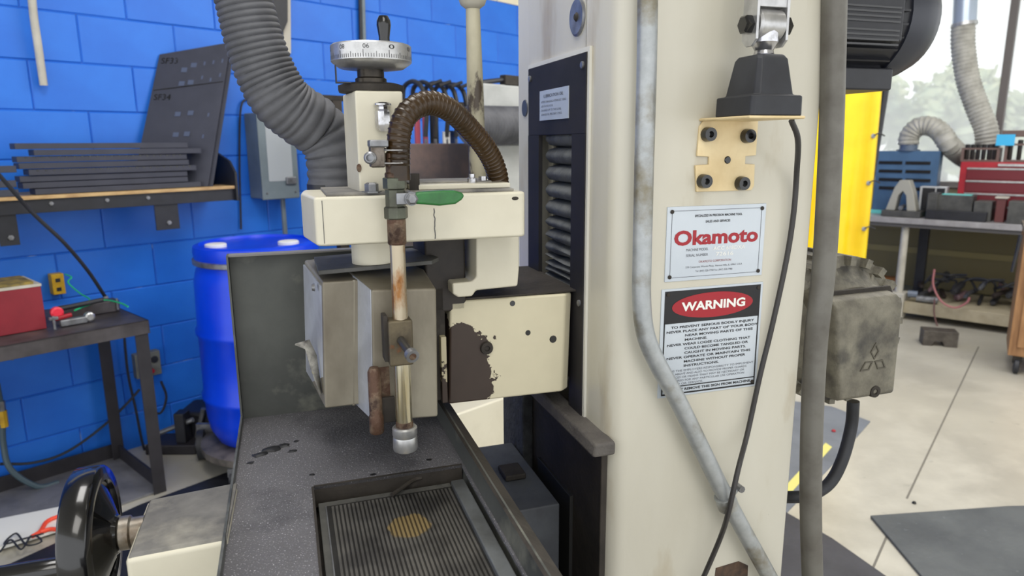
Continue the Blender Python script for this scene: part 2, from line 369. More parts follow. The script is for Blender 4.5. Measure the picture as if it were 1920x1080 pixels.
mb = MB(FG); mb.box(-5, 7, -3, 9, 3.4, 3.5); mb.build('ceiling', GW, kind='structure', smooth=0)

# outside: ground and trees
MB(FB).box(-14, 18, WB+.2, 40, -.25, -.12).build('ground', mat('outside_ground', S(200, 204, 190), rough=.8), kind='structure', smooth=0)
def leafball(mb, c, r, n, rnd):
    for i in range(n):
        d = Vector((rnd.gauss(0, 1), rnd.gauss(0, 1), rnd.gauss(0, 1))).normalized()*r*rnd.uniform(.55, 1.05); d.z *= .8
        p = c+d; a = Vector((rnd.uniform(-1, 1), rnd.uniform(-1, 1), rnd.uniform(-1, 1))).normalized(); b = a.orthogonal().normalized()
        s = rnd.uniform(.12, .24); mb.add([p-a*s, p-b*s*.6, p+a*s, p+b*s*.6], [(0, 1, 2, 3)], True)
rnd = random.Random(3)
TREES = [(-4.0, 12, 3.6, 1.5), (-2.3, 13.2, 3.8, 1.5), (-.9, 12, 3.3, 1.4), (.9, 13, 4.2, 1.7)]
TL = ['pale tree outside the window just right of the yellow curtain', 'pale tree outside between the arched hose and the hanging duct hose', 'pale tree outside behind the dark window mullion', 'pale taller tree outside at the right edge of the picture']
for (a, b, h, r), lb in zip(TREES, TL):
    root = thing('tree', lb, 'tree', FB.w(a, b, -.12), 'trees outside the window')
    q = MB(FB); c = FB.w(a, b, 0)
    for k in range(9):
        leafball(q, c+Vector((rnd.uniform(-r, r)*.7, rnd.uniform(-r, r)*.5, h*.30+rnd.uniform(0, h*.36))), r*.62, 300, rnd)
    q.build('foliage', LEAF, root, smooth=0)
    MB(FB).cyl((a, b, -.12), (a, b, h*.5), .14, .07, 8).build('trunk', mat('bark', S(120, 110, 96), rough=.8), root)

# ------------------------------------------------------------------ blue wall side
W = lambda x, y, o: FW_.px(x, y, v=-o)           # pixel -> wall frame at distance o from the wall face
def wpt(x, y, o): return FW_.w(*W(x, y, o))
# conduits on the wall
p = [wpt(56, -60, .05), wpt(62, 20, .05), wpt(72, 90, .045), wpt(82, 160, .03)]
o = MB(FG).tube(smooth_path(p, 5), .0155, 12).build('wall_tube', GW, label='thin off-white tube hanging down the blue wall at the far left', cat='tube')
rt = thing('conduit', 'thin grey vertical conduit on the blue wall behind the silver dial', 'conduit', wpt(683, 84, .02))
MB(FG).tube([wpt(679, -60, .02), wpt(683, 92, .02)], .012, 10).build('pipe', GREYB, rt)
MB(FG).tube([wpt(674, -60, .014), wpt(677, 92, .014)], .01, 10).build('backing_pipe', RUB, rt)
rt = thing('wall_bracket', 'black and cream bracket high on the wall above the ribbed hose', 'bracket', wpt(530, 100, .0))
q = fpx(FW_, [(508, -40), (540, -40), (540, 40), (532, 60), (512, 62)], v=-.06); MB(FW_).front([(a, z) for a, b, z in q], -.06, 0).build('arm', BLK, rt, bevel=.004)
q = fpx(FW_, [(528, -30), (545, -30), (546, 100), (533, 103)], v=-.03); MB(FW_).front([(a, z) for a, b, z in q], -.03, -.0).build('plate', mat('cream_old', S(190, 184, 170), rough=.5), rt, bevel=.002)

# shelf
SZ = 1.145
OUT = .30
def sh(x, y, o): return W(x, y, o)
a_r, _, z_r = W(440, 347, OUT); a_l, _, z_l = W(0, 372, OUT)
z_s = (z_r+z_l)/2
print('shelf', a_l, a_r, z_l, z_r)
rt = thing('wall_shelf', 'black steel wall shelf with a thin plywood board, on the blue wall', 'shelf', FW_.w(.3, -.15, z_s))
MB(FW_).box(-1.2, a_r, -OUT, -.004, z_s-.014, z_s).build('board', PLY, rt, bevel=.001, label='raw plywood board')
MB(FW_).box(-1.2, a_r+.01, -OUT+.012, -OUT+.02, z_s-.068, z_s-.014).build('front_rail', BLK, rt, bevel=.001)
MB(FW_).box(-1.2, a_r+.01, -.01, -.002, z_s-.068, z_s-.014).build('back_rail', BLK, rt, bevel=.001)
q = [(-OUT-.01, z_s-.07), (0, z_s-.07), (0, z_s+.17), (-.09, z_s+.17), (-OUT+.04, z_s+.115), (-OUT-.01, z_s+.06)]
MB(FW_).side(q, a_r, a_r+.012).build('end_plate', BLK, rt, bevel=.002)
for (x0, x1, y1) in ((0, 38, 462), (293, 337, 432)):
    a0 = W(x0, y1, OUT-.03)[0]; a1 = W(x1, y1, OUT-.03)[0]; z = W(x0, y1, OUT-.03)[2]
    br = MB(FW_).box(a0, a1, -OUT+.022, -OUT+.03, z, z_s-.014).build('bracket_leg', BLK, rt, bevel=.001)
    bolt(FW_, ((a0+a1)/2+.005, -OUT+.022, z+.03), (0, -1, 0), .011, .006, rt, STEEL)
for x, y in ((95, 374), (200, 370), (277, 366)):
    a, b, z = W(x, y, OUT-.012); bolt(FW_, (a, b, z_s-.034), (0, -1, 0), .009, .005, rt, STEEL)
# stacked plates
# (left px, right px, top y at left, bottom y at left, slope) read off the front edges
SP = [(62, 376, 346, 361), (40, 352, 334, 345), (36, 352, 326, 333), (55, 370, 314, 325), (38, 357, 303, 313), (36, 354, 291, 302), (70, 382, 281, 290), (36, 358, 268, 280)]
zc = z_s+.001
LAB = ['lowest dark steel plate of the shelf stack, lying on the plywood', 'second dark steel plate from the bottom of the shelf stack', 'third dark steel plate from the bottom of the shelf stack', 'fourth dark steel plate from the bottom of the shelf stack',
       'fifth dark steel plate from the bottom of the shelf stack', 'third dark steel plate from the top of the shelf stack', 'second dark steel plate from the top, sticking out rightwards', 'topmost dark steel plate of the shelf stack']
ztop = W(200, 267, .26)[2]; hh = (ztop-zc)/8
for i, (x0, x1, y0, y1) in enumerate(SP):
    o_ = .27-.004*(i % 3)
    a1 = W(x1, 330, o_)[0]; a0 = W(x0, 330, o_)[0]
    r_ = MB(FW_).box(a0, a1, -o_, -.19, zc+.0006, zc+hh-.0022)
    if i in (1, 5): pass
    o = r_.build('steel_plate', PLATE, bevel=.0015, label=LAB[i], cat='plate', group='dark plates stacked on the wall shelf')
    if i in (3, 5):        # row of small notches punched along the edge
        rr = MB(FW_)
        for k in range(22):
            a = a0+.03+k*(a1-a0-.06)/21; rr.box(a-.004, a+.004, -o_-.0006, -o_+.002, zc+hh*.62, zc+hh*.86)
        rr.build('notch', BLKG, o, smooth=0)
    zc += hh
# sheets at the far left lying in front of the stack
zc2 = z_s+.001
for k, (h0, x1, lb) in enumerate([(.0, 30, 'lowest of the short plates at the left end of the shelf'), (.035, 28, 'middle short plate at the left end of the shelf'), (.09, 32, 'upper short plate at the left end of the shelf')]):
    a1 = W(x1, 330, .285)[0]
    MB(FW_).box(-1.0, a1, -.292, -.276, zc2+h0, zc2+h0+.026).build('steel_plate', PLATE, bevel=.002, label=lb, cat='plate', group='short plates at the shelf end')
# leaning punched plate: a slab leaning on the wall, width direction comes out from the wall
c0 = [wpt(375, 345, .27), wpt(400, 343, .27)]
def quadslab(pts, th, m, name, parent=None, **k):
    p = [Vector(x) for x in pts]; n = (p[1]-p[0]).cross(p[3]-p[0]).normalized(); 
    q = MB(FG); q.add(p+[x+n*th for x in p], [(0, 1, 2, 3), (7, 6, 5, 4), (0, 4, 5, 1), (1, 5, 6, 2), (2, 6, 7, 3), (3, 7, 4, 0)], True)
    return q.build(name, m, parent, smooth=0, bevel=.001, **k), n
lp = [wpt(262, 285, .03), wpt(392, 342, .27), wpt(433, 80, .22), wpt(300, 103, .0)]
# bottom-left is hidden by the stack: extend to the board
lp[0] = lp[0].copy(); 
e = (lp[3]-lp[0]).normalized(); k_ = (lp[0].z-z_s)/e.z; lp[0] = lp[0]-e*k_
e = (lp[2]-lp[1]).normalized(); k_ = (lp[1].z-z_s)/e.z; lp[1] = lp[1]-e*k_
rt2 = thing('punched_plate', 'dark steel plate with square and oval holes leaning upright on the shelf', 'plate', (lp[0]+lp[1])/2)
pl_, nn = quadslab(lp, .006, PLATE, 'front_sheet', rt2)
if nn.dot(Vector((0, 0, CAMH))-lp[0]) > 0: sgn = 1
else: sgn = -1
side_ = (lp[1]-lp[0]).normalized()
lp2 = [x+side_*.016-nn*sgn*.014 for x in lp]
quadslab(lp2, .006, PLATE, 'rear_sheet', rt2)
top = (sgn > 0)
off = nn*(.0062 if sgn > 0 else -.0004)
def onpl(s, t):  # s across 0..1, t up 0..1
    a = lp[0].lerp(lp[1], s); b = lp[3].lerp(lp[2], s); return a.lerp(b, t)+off
hole = mat('hole_light', S(78, 88, 112), rough=.7)
q = MB(FG); su = (lp[1]-lp[0]).normalized(); tu = (lp[3]-lp[0]).normalized()
def rect(q, s, t, w_, h_):
    c = onpl(s, t); q.add([c-su*w_-tu*h_, c+su*w_-tu*h_, c+su*w_+tu*h_, c-su*w_+tu*h_], [(0, 1, 2, 3)], True)
def inv(x, y):
    # find s,t by brute force
    best = None
    for i in range(41):
        for j in range(41):
            p = onpl(i/40, j/40)-Vector((0, 0, CAMH)); z = p.dot(FW); X = 960+F*p.dot(RT)/z; Y = 540-F*p.dot(UP)/z
            d = (X-x)**2+(Y-y)**2
            if best is None or d < best[0]: best = (d, i/40, j/40)
    return best[1:]
for x, y in [(344, 130), (364, 124), (341, 155), (358, 154), (335, 215), (359, 213), (328, 250), (352, 249)]:
    h_ = MB(FG); rect(h_, *inv(x, y), .013, .011); h_.build('square_hole', hole, rt2, smooth=0)
for x, y in [(383, 121), (400, 119), (418, 117), (380, 148), (396, 147), (414, 143), (390, 216), (380, 255)]:
    h_ = MB(FG); rect(h_, *inv(x, y), .004, .009); h_.build('slot', hole, rt2, smooth=0)
q = MB(FG); s_, t_ = inv(355, 163); p0 = onpl(.02, t_); p1 = onpl(.98, t_); q.add([p0-tu*.002, p1-tu*.002, p1+tu*.002, p0+tu*.002], [(0, 1, 2, 3)], True); q.build('score_line', BLKG, rt2, smooth=0)
for tx, px_, py_ in (('SF33', 302, 122), ('SF34', 288, 190)):
    q = MB(FG); s_, t_ = inv(px_, py_); b0 = onpl(s_, t_)+nn*sgn*.002
    text(q, tx, 0, .075, 0, .028, lambda a, z: tuple(b0+su*a+tu*z)); q.build('marking', BLKG, rt2, smooth=0)

# electrical disconnect box
def wbox(px0, px1, py0, py1, o0, o1):
    a0 = W(px0, (py0+py1)/2, o1)[0]; a1 = W(px1, (py0+py1)/2, o1)[0]; xm = (px0+px1)/2
    return a0, a1, W(xm, py1, o1)[2], W(xm, py0, o1)[2]
a0, a1, z0, z1 = wbox(486, 553, 212, 372, 0, .13)
rt = thing('disconnect_box', 'grey electrical disconnect box on the blue wall beside the ribbed hose', 'electrical box', FW_.w((a0+a1)/2, -.06, z0))
MB(FW_).box(a0, a1, -.13, -.0, z0, z1).build('enclosure', GREYB, rt, bevel=.008)
MB(FW_).box(a0-.006, a1+.006, -.145, -.128, z0-.004, z1+.004).build('door', GREYB, rt, bevel=.006)
MB(FW_).box(a0+.035, a1-.03, -.147, -.144, z0+.09, z1-.06).build('label_sticker', mat('pale_sticker', S(170, 176, 180), rough=.5), rt)
MB(FW_).box(a1-.075, a1-.015, -.16, -.144, z0+.07, z0+.11).build('handle', STEEL, rt, bevel=.006)
for k in range(4): bolt(FW_, (a0+.02 if k % 2 else a1-.02, -.145, z0+.03 if k < 2 else z1-.03), (0, -1, 0), .006, .004, rt, STEEL, 'screw')
MB(FW_).cyl((a1-.05, -.06, z0), (a1-.05, -.06, z0-.28), .013, .013, 10).build('conduit', GREYB, rt)
# black cable hanging beside the shelf
p = [wpt(470, 185, .01), wpt(452, 200, .012), wpt(449, 300, .012), wpt(452, 430, .012)]
MB(FG).tube(smooth_path(p, 6), .005, 8).build('cable', RUB, label='thin black cable running down the wall beside the grey box', cat='cable')

# ---- welded bench under the shelf
BZ = .756
af, bf, _ = FW_.px(272, 597, z=BZ); al, bl, _ = FW_.px(0, 655, z=BZ)
print('bench', af, bf, al, bl)
bfm = (bf+bl)/2; A1 = af; A0 = -1.3
rt = thing('steel_bench', 'dark welded steel bench against the blue wall with angle-iron legs', 'bench', FW_.w(0, -.3, 0))
bb = -.03
MB(FW_).box(A0, A1, bfm, bb, BZ-.006, BZ).build('top', TABM, rt, bevel=.001)
MB(FW_).box(A0, A1, bfm, bfm+.006, BZ-.055, BZ).build('front_rail', TABM, rt, bevel=.001)
MB(FW_).box(A1-.006, A1, bfm, bb, BZ-.055, BZ).build('side_rail', TABM, rt, bevel=.001)
lw = .05
def leg(a, b):
    MB(FW_).plan([(a, b), (a-lw, b), (a-lw, b+.006), (a-.006, b+.006), (a-.006, b+lw), (a, b+lw)], 0, BZ-.006).build('leg', TABL, rt, bevel=.001)
leg(A1-.006, bfm+.007); leg(A1-.006, bb-lw-.01)
leg(A0+.06, bfm+.007); leg(A0+.06, bb-lw-.01)
MB(FW_).box(A0, A1-.02, bb-.03, bb-.02, .0, .075).build('stretcher', TABL, rt, bevel=.001)
MB(FW_).box(A1-.03, A1-.02, bfm+.03, bb-.03, .0, .075).build('stretcher', TABL, rt, bevel=.001)
MB(FW_).box(A0, A1-.02, bfm+.02, bb-.03, .002, .010).build('lower_shelf', mat('grey_shelf_sheet', S(118, 118, 122), S(96, 96, 100), rough=.5), rt)
# white sheet with cables on the lower shelf
SHZ = .011
pts = [FW_.px(x, y, z=SHZ+.01)[:2] for x, y in ((-60, 985), (140, 945), (135, 985), (-60, 1045))]
MB(FW_).plan(pts, SHZ+.001, SHZ+.012).build('white_board', FLWHITE, label='white board lying on the lower shelf of the steel bench', cat='board')
p = [FW_.w(*FW_.px(x, y, z=SHZ+.02)) for x, y in ((60, 1006), (76, 996), (88, 978), (112, 968), (140, 968), (148, 986), (122, 994), (96, 992), (76, 998))]
MB(FG).tube(smooth_path(p, 6), .008, 8).build('strap', ORANGE, label='orange-red looped strap lying on the white board', cat='strap')
p = [FW_.w(*FW_.px(x, y, z=SHZ+.022)) for x, y in ((0, 1035), (20, 1012), (40, 1030), (60, 1003), (78, 1015), (50, 1022), (30, 1000), (8, 1020), (45, 1010), (82, 1000))]
MB(FG).tube(smooth_path(p, 6), .0035, 6).build('earphone_cord', RUB, label='tangled thin black cord on the white board', cat='cord')

# red box on the bench
bm_ = FW_.px(88, 612, z=BZ+.01)
zt = FW_.px(88, 531, v=bm_[1])[2]
a1 = bm_[0]; b0 = bm_[1]
rt = thing('red_toolbox', 'worn red steel box with a yellow top on the steel bench', 'box', FW_.w(a1-.2, b0+.12, BZ))
MB(FW_).box(a1-.55, a1, b0, b0+.24, BZ+.001, zt).build('body', REDT, rt, bevel=.004)
MB(FW_).box(a1-.55, a1+.002, b0-.002, b0+.242, zt-.008, zt+.002).build('rim', GW, rt, bevel=.001)
MB(FW_).box(a1-.54, a1-.02, b0+.01, b0+.2, zt+.002, zt+.012).build('top_cover', mat('yellow_worn', S(150, 130, 60), S(90, 80, 50), rough=.6, sc=30), rt)
# yellow switch box, on the wall
a, b, z = W(110, 533, .05)
rt = thing('yellow_switch', 'small yellow electrical box on the blue wall above the steel bench', 'electrical box', FW_.w(a, -.02, z-.05))
MB(FW_).box(a-.024, a+.024, -.05, 0, z-.045, z+.045).build('body', YELP, rt, bevel=.003)
for k in (-.022, .018): MB(FW_).box(a-.01, a+.008, -.052, -.049, z+k-.008, z+k+.008).build('knob', BLK, rt)
# green wires
p = [wpt(122, 514, .04), wpt(134, 520, .08), wpt(128, 530, .1), wpt(150, 550, .15), wpt(168, 562, .2), wpt(150, 575, .25), wpt(140, 580, .3)]
MB(FG).tube(smooth_path(p, 6), .003, 6).build('wire', GREENW, label='thin green wire from the yellow box down to the bench top', cat='wire')
p = [FW_.w(*FW_.px(x, y, z=BZ+.05)) for x, y in ((140, 582), (165, 572), (195, 563), (225, 568), (240, 575))]
MB(FG).tube(smooth_path(p, 6), .0035, 6).build('wire', GREENW, label='green wire lying across the dark steel block on the bench', cat='wire')
# dark block, barrel clamp and tools on the bench
q0 = FW_.px(120, 600, z=BZ+.002); q1 = FW_.px(228, 583, z=BZ+.002)
rt = thing('dark_fixture', 'long dark steel block with a pin at its end on the steel bench', 'fixture', FW_.w((q0[0]+q1[0])/2, q0[1]+.03, BZ))
MB(FW_).box(q0[0], q1[0], q0[1]+.0, q0[1]+.07, BZ+.001, BZ+.05).build('block', TABM, rt, bevel=.004)
MB(FW_).cyl((q1[0]-.012, q0[1]-.004, BZ+.01), (q1[0]-.012, q0[1]-.004, BZ+.058), .005).build('pin', STEEL, rt)
q = FW_.px(138, 592, z=BZ+.03)
rt = thing('bar_clamp', 'silver and red clamp tool lying in front of the dark steel block', 'clamp', FW_.w(q[0], q[1]-.03, BZ))
MB(FW_).box(q[0]-.06, q[0]+.035, q[1]-.05, q[1]-.02, BZ+.002, BZ+.03).build('jaw', STEEL, rt, bevel=.006)
MB(FW_).lathe((q[0]+.045, q[1]-.05, BZ+.024), (0, 1, 0), [(.012, 0), (.018, .004), (.018, .03), (.008, .034)], 14).build('knob', ALU, rt)
MB(FW_).cyl((q[0]-.075, q[1]-.03, BZ+.035), (q[0]-.015, q[1]-.03, BZ+.042), .009).build('grip', RED, rt)
MB(FW_).lathe((q[0]-.06, q[1]-.03, BZ+.058), (0, 1, 0), [(.016, 0), (.022, .004), (.022, .02), (.016, .024)], 16).build('red_ring', mat('bright_red', S(230, 50, 70), rough=.4), rt)
MB(FW_).cyl((q[0]-.085, q[1]-.065, BZ+.002), (q[0]-.085, q[1]-.065, BZ+.055), .005).build('post', STEEL, rt)
MB(FW_).box(q[0]-.1, q[0]-.07, q[1]-.072, q[1]-.055, BZ+.04, BZ+.052).build('crossbar', STEEL, rt, bevel=.002)
MB(FW_).cyl((q[0]-.04, q[1]+.03, BZ+.06), (q[0]+.12, q[1]+.03, BZ+.07), .010).build('handle', RUB, rt)
# cable coming down from upper left to the bench
p = [FW_.w(*W(-30, 300, .45)), FW_.w(*W(0, 330, .42)), FW_.w(*W(60, 398, .36)), FW_.w(*W(120, 455, .32)), FW_.w(*W(165, 508, .27)), FW_.w(*W(197, 556, .22))]
rt = thing('power_cable', 'thick dark cable slanting in front of the shelf down to the bench', 'cable', p[-1])
MB(FG).tube(smooth_path(p, 8), .0075, 8).build('cord', RUB, rt)
MB(FG).tube([p[-1], p[-1]+Vector((.01, 0, -.03))], .011, 8).build('plug', STEEL, rt)
# outlet on the wall behind the bench leg
a, b, z = W(285, 682, .04)
rt = thing('wall_outlet', 'grey outlet box on the blue wall behind the bench leg', 'outlet', FW_.w(a, -.02, z-.06))
MB(FW_).box(a-.075, a+.04, -.045, 0, z-.06, z+.06).build('box', mat('outlet_grey', S(120, 122, 112), S(96, 98, 92), rough=.5), rt, bevel=.004)
MB(FW_).lathe((a+.012, -.045, z+.02), (0, -1, 0), [(.018, 0), (.016, .004)], 14).build('socket', RUB, rt)
MB(FW_).lathe((a-.01, -.045, z-.03), (0, -1, 0), [(.013, 0), (.011, .02)], 14).build('red_plug', RED, rt)
for i, (pts, lb) in enumerate([([(302, 715), (312, 745), (300, 775), (278, 760), (272, 720)], 'black cord looping from the wall outlet'),
                 ([(232, 620), (240, 700), (255, 770), (270, 840), (290, 862)], 'black cord dropping from the bench top to the floor'),
                 ([(0, 870), (60, 868), (120, 850), (180, 810), (230, 765), (262, 730)], 'black cord running low along the blue wall')]):
    MB(FG).tube(smooth_path([wpt(x, y, .05+.01*i) for x, y in pts], 6), .006, 6).build('cord', RUB, label=lb, cat='cord')
p = [wpt(-6, 720, .1), wpt(4, 780, .1), wpt(6, 830, .1), wpt(20, 880, .12), wpt(70, 912, .14), wpt(110, 905, .14)]
rt = thing('air_hose', 'grey green air hose with a yellow fitting low at the far left', 'hose', p[-1])
MB(FG).tube(smooth_path(p, 6), .012, 8).build('tube', mat('hose_greygreen', S(70, 88, 96), rough=.5), rt)
MB(FG).tube([wpt(4, 770, .1), wpt(8, 800, .1)], .0165, 8).build('fitting', YELP, rt)
MB(FG).tube([wpt(2, 752, .1), wpt(4, 770, .1)], .014, 6).build('connector', STEEL, rt)
a, b, z = W(28, 668, .3)
MB(FG).tube([wpt(-40, 668, .40), wpt(26, 670, .42)], .011, 10).build('air_fitting', STEEL, label='short metal air fitting sticking out under the bench top', cat='fitting')

# ---- blue drum on a dolly
DC = Vector(FG.w(*FG.px(487, 520, v=3.06))); DC.z = 0
DX, DY = DC.x, DC.y
rt = thing('plastic_drum', 'bright blue plastic drum with a metal clamp ring around its lid', 'drum', (DX, DY, .13))
zt = FG.px(478, 452, v=3.06)[2]; print('drum top', zt)
H_ = zt-.13
prof = [(.20, 0), (.235, .015), (.262, .07), (.272, .13), (.276, .20), (.285, .215), (.285, .23), (.276, .245), (.276, H_*.55), (.285, H_*.55+.015), (.285, H_*.55+.03), (.276, H_*.55+.045), (.272, H_-.16), (.26, H_-.11), (.25, H_-.09), (.25, H_-.06)]
MB(FG).lathe((DX, DY, .13), (0, 0, 1), prof, 48).build('body', DRUM, rt, smooth=60)
MB(FG).lathe((DX, DY, .13+H_-.085), (0, 0, 1), [(.262, 0), (.27, .004), (.27, .022), (.262, .026)], 48).build('clamp_ring', STEEL, rt)
MB(FG).lathe((DX, DY, .13+H_-.062), (0, 0, 1), [(.24, 0), (.262, .0), (.266, .03), (.262, .055), (.24, .062), (.236, .05), (.1, .048), (0, .048)], 48).build('lid', DRUM, rt)
for k, (dx, dy) in enumerate(((-.15, -.08), (.14, .0))):
    MB(FG).lathe((DX+dx, DY+dy, .13+H_-.014), (0, 0, 1), [(.045, 0), (.045, .012), (.04, .015), (0, .015)], 24).build('bung', FLWHITE, rt)
rt = thing('drum_dolly', 'round dirty dolly with casters under the blue drum', 'dolly', (DX, DY, 0))
MB(FG).lathe((DX, DY, .085), (0, 0, 1), [(.29, 0), (.31, .005), (.31, .035), (.28, .04), (.0, .04)], 40).build('ring', mat('dirty_dolly_paint', S(110, 104, 98), S(50, 48, 48), rough=.5, sc=10), rt)
for k in range(4):
    t = k*math.pi/2+2.9; x = DX+.3*math.cos(t); y = DY+.3*math.sin(t)
    cst = MB(FG).box(x-.02, x+.02, y-.02, y+.02, .05, .086).build('caster_fork', STEEL, rt)
    MB(FG).lathe((x-.015, y, .0385), (1, 0, 0), [(.03, 0), (.038, .004), (.038, .026), (.03, .03)], 16).build('wheel', RUB, cst)
# junk on the floor beside the drum
rt = thing('loose_caster', 'large black caster wheel lying on the floor left of the drum', 'caster', FG.w(*FG.px(372, 850, z=0)))
x, y, _ = FG.px(372, 860, z=0)
MB(FG).lathe((x, y, .07), (1, .3, 0), [(.04, 0), (.07, .006), (.07, .035), (.04, .04)], 24).build('wheel', RUB, rt)
MB(FG).lathe((x, y, .07), (1, .3, 0), [(.022, -.004), (.025, .0), (.025, .044), (.02, .046)], 16).build('hub', STEEL, rt)
MB(FG).box(x-.01, x+.07, y+.03, y+.05, .06, .16).build('fork', STEEL, rt)
x, y, _ = FG.px(400, 835, z=0)
rt = thing('floor_machine', 'low black floor equipment with a slanted grille beside the drum', 'equipment', (x, y, 0))
MB(FG).box(x-.17, x+.1, y, y+.2, .0, .17).build('body', BLK, rt, bevel=.02)
MB(FG).tube([Vector((x-.08, y-.01, .02)), Vector((x-.02, y-.02, .2))], .012, 8).build('arm', STEEL, rt)

# ================================================================== THE GRINDER (frame FM: a = u to the right, b = v away)
M = FM
CU, CV, CR = .44, .88, .777                      # column: left face u, sign face v, right edge u
T = thing('grinder_column', 'tall cream machine column of the surface grinder, with signs and a bellows slot', 'machine column', M.w(.6, 1.1, 0))
poly = [(CU, 1.305), (CU, 1.245), (CU+.06, 1.245), (CU+.06, 1.0), (CU, 1.0)]
for k in range(7):
    t = math.pi+k*math.pi/12; poly.append((CU+.03+.03*math.cos(t), CV+.03+.03*math.sin(t)))
poly += [(CR-.004, CV), (CR, CV+.004), (CR, 1.305)]
MB().plan(poly, .3, 2.3).build('column_body', CREAMC, T, smooth=40)
MB().box(CU, CU+.07, .99, 1.25, 1.585, 2.3).build('slot_filler', CREAMC, T)
MB().box(.30, .84, .86, 1.5, 0, .62).build('base_casting', DARKM, T, bevel=.01)
# bellows cover panel: four strips around the opening
pt = M.px(1108, 96, u=CU)[2]; zo = M.px(1045, 253, u=CU)[2]
pv0, pv1 = M.px(1106, 130, u=CU)[1], M.px(996, 130, u=CU)[1]
ov0, ov1 = M.px(1078, 300, u=CU)[1], M.px(1016, 300, u=CU)[1]
print('panel', pt, zo, pv0, pv1, ov0, ov1)
PAN = mat('navy_black_panel', S(46, 44, 46), S(38, 37, 39), rough=.6, spec=.25, sc=12)
th = .006; pb = .97
pan = MB().box(CU-th, CU+.001, pv0, pv1, zo, pt).add([], []).build('cover_panel', PAN, T, bevel=.0015)
q = MB(); q.box(CU-th, CU+.001, ov1, pv1, pb, zo+.0005); q.box(CU-th, CU+.001, pv0, ov0, pb, zo+.0005); q.build('panel_frame', PAN, T)
RIM = mat('cream_rim', S(216, 214, 204), rough=.4)
q = MB(); q.box(CU-.004, CU+.001, pv0-.007, pv0, pb, pt+.007); q.box(CU-.004, CU+.001, pv1, pv1+.005, pb, pt+.007); q.box(CU-.004, CU+.001, pv0, pv1, pt, pt+.007); q.build('panel_lip', RIM, T)
for v, z in ((pv0+.012, pt-.018), (pv1-.012, pt-.018), (pv0+.012, 1.2), (pv0+.012, 1.0)):
    bolt(M, (CU-th, v, z), (-1, 0, 0), .0055, .003, T, STEEL, 'screw', 12)
# bellows: a pleated surface
q = MB(); zs = zo+.01; prof = []; k = 0; z = zs
while z > 1.16:
    st = .030 if z > 1.33 else (.022 if z > 1.27 else .012)
    prof += [(CU+.026, z), (CU+.008, z-st*.12), (CU+.002, z-st*.35), (CU+.0005, z-st*.5), (CU+.002, z-st*.65), (CU+.008, z-st*.88)]; z -= st
n = len(prof); vs = []
BEL = mat('dusty_bellows', S(104, 106, 104), S(76, 78, 78), rough=.75, sc=20, bump=.3, bsc=160)
for v0, dx in ((ov0-.02, 0), (ov0+.04, -.0005), (ov0+.09, .0), (ov1-.012, .002), (ov1-.002, .022)):
    for i, (u, z) in enumerate(prof): vs.append((u+dx, v0, z+(.002*math.sin(i*.7+v0*30) if z < 1.3 else 0)))
fs = [(j*n+i, j*n+i+1, (j+1)*n+i+1, (j+1)*n+i) for j in range(4) for i in range(n-1)]
q.add(vs, fs).build('bellows', BEL, T, smooth=50)
q = MB(); q.box(CU+.02, CU+.024, ov1-.004, ov1+.02, 1.1, zo); q.build('bellows_edge', CREAM, T)
# lubrication plate on the cover panel
lv0, lv1 = M.px(1067, 190, u=CU-th)[1], M.px(1013, 190, u=CU-th)[1]
lz1, lz0 = M.px(1040, 166, u=CU-th)[2], M.px(1040, 224, u=CU-th)[2]
lub = MB().box(CU-th-.0012, CU-th, lv0, lv1, lz0, lz1).build('lubrication_plate', PLT, T)
ff = lambda x, z: (CU-th-.0016, lv1-x, lz1+z)
q = MB(); wd = lv1-lv0; hh_ = lz1-lz0
text(q, 'LUBRICATION OIL', wd*.16, wd*.84, -hh_*.24, hh_*.1, ff, .015)
for i, (t_, e_) in enumerate((('AFTER CHANGING HYDRAULIC TABLE', .93), ('USE OIL NO.10 OIL', .5), ('DRAINED UP TO THIS LEVEL', .78), ('CHANGE OIL PER EVERY 3 MOS.', .8))):
    text(q, t_, wd*.07, wd*e_, -hh_*(.42+.14*i), hh_*.07, ff)
q.build('lettering', GREYINK, lub, smooth=0)
# plugs on the column's left face
v, z = M.px(1084, 32, u=CU)[1:]
pg = MB().lathe((CU+.001, v, z), (-1, 0, 0), [(.028, 0), (.028, .003), (.025, .005), (.006, .004), (0, .003)], 28).build('round_cap', STEEL, T)
MB().lathe((CU-.003, v, z), (-1, 0, 0), [(.007, 0), (.004, .003)], 12).build('cap_screw', DARKM, pg)
v, z = M.px(985, 203, u=CU)[1:]
MB().lathe((CU+.001, v, z), (-1, 0, 0), [(.016, 0), (.015, .003), (.0, .003)], 20).build('hole_plug', mat('dark_plug', S(70, 74, 82), rough=.4), T)
# greasy apron on the lower left face and chip ledge
MB().box(CU-.008, CU+.003, .893, 1.305, .3, .985).build('front_apron', DARKM, T, bevel=.002)
MB().box(CU-.03, CU-.008, 1.20, 1.33, .3, 1.01).build('way_cover', mat('rough_grime', S(60, 62, 64), S(36, 37, 40), rough=.9, sc=26, bump=.9, bsc=120), T, bevel=.004)
MB().box(CU-.014, CU-.006, 1.0, 1.16, .3, .86).build('door_panel', mat('dark_panel', S(34, 34, 34), rough=.6), T, bevel=.001)
u, v, z = M.px(1150, 828, v=.868)
MB().hexa([(CU-.034, .868, .992), (CU+.004, .868, .992), (CU+.004, 1.2, .992), (CU-.034, 1.2, .992)], [(CU-.03, .868, 1.014), (CU+.004, .868, 1.014), (CU+.004, 1.2, 1.014), (CU-.03, 1.2, 1.014)]).build('chip_ledge', mat('dusty_ledge', S(98, 94, 90), S(80, 76, 74), rough=.8, sc=20, bump=.4, bsc=220), T, bevel=.005)

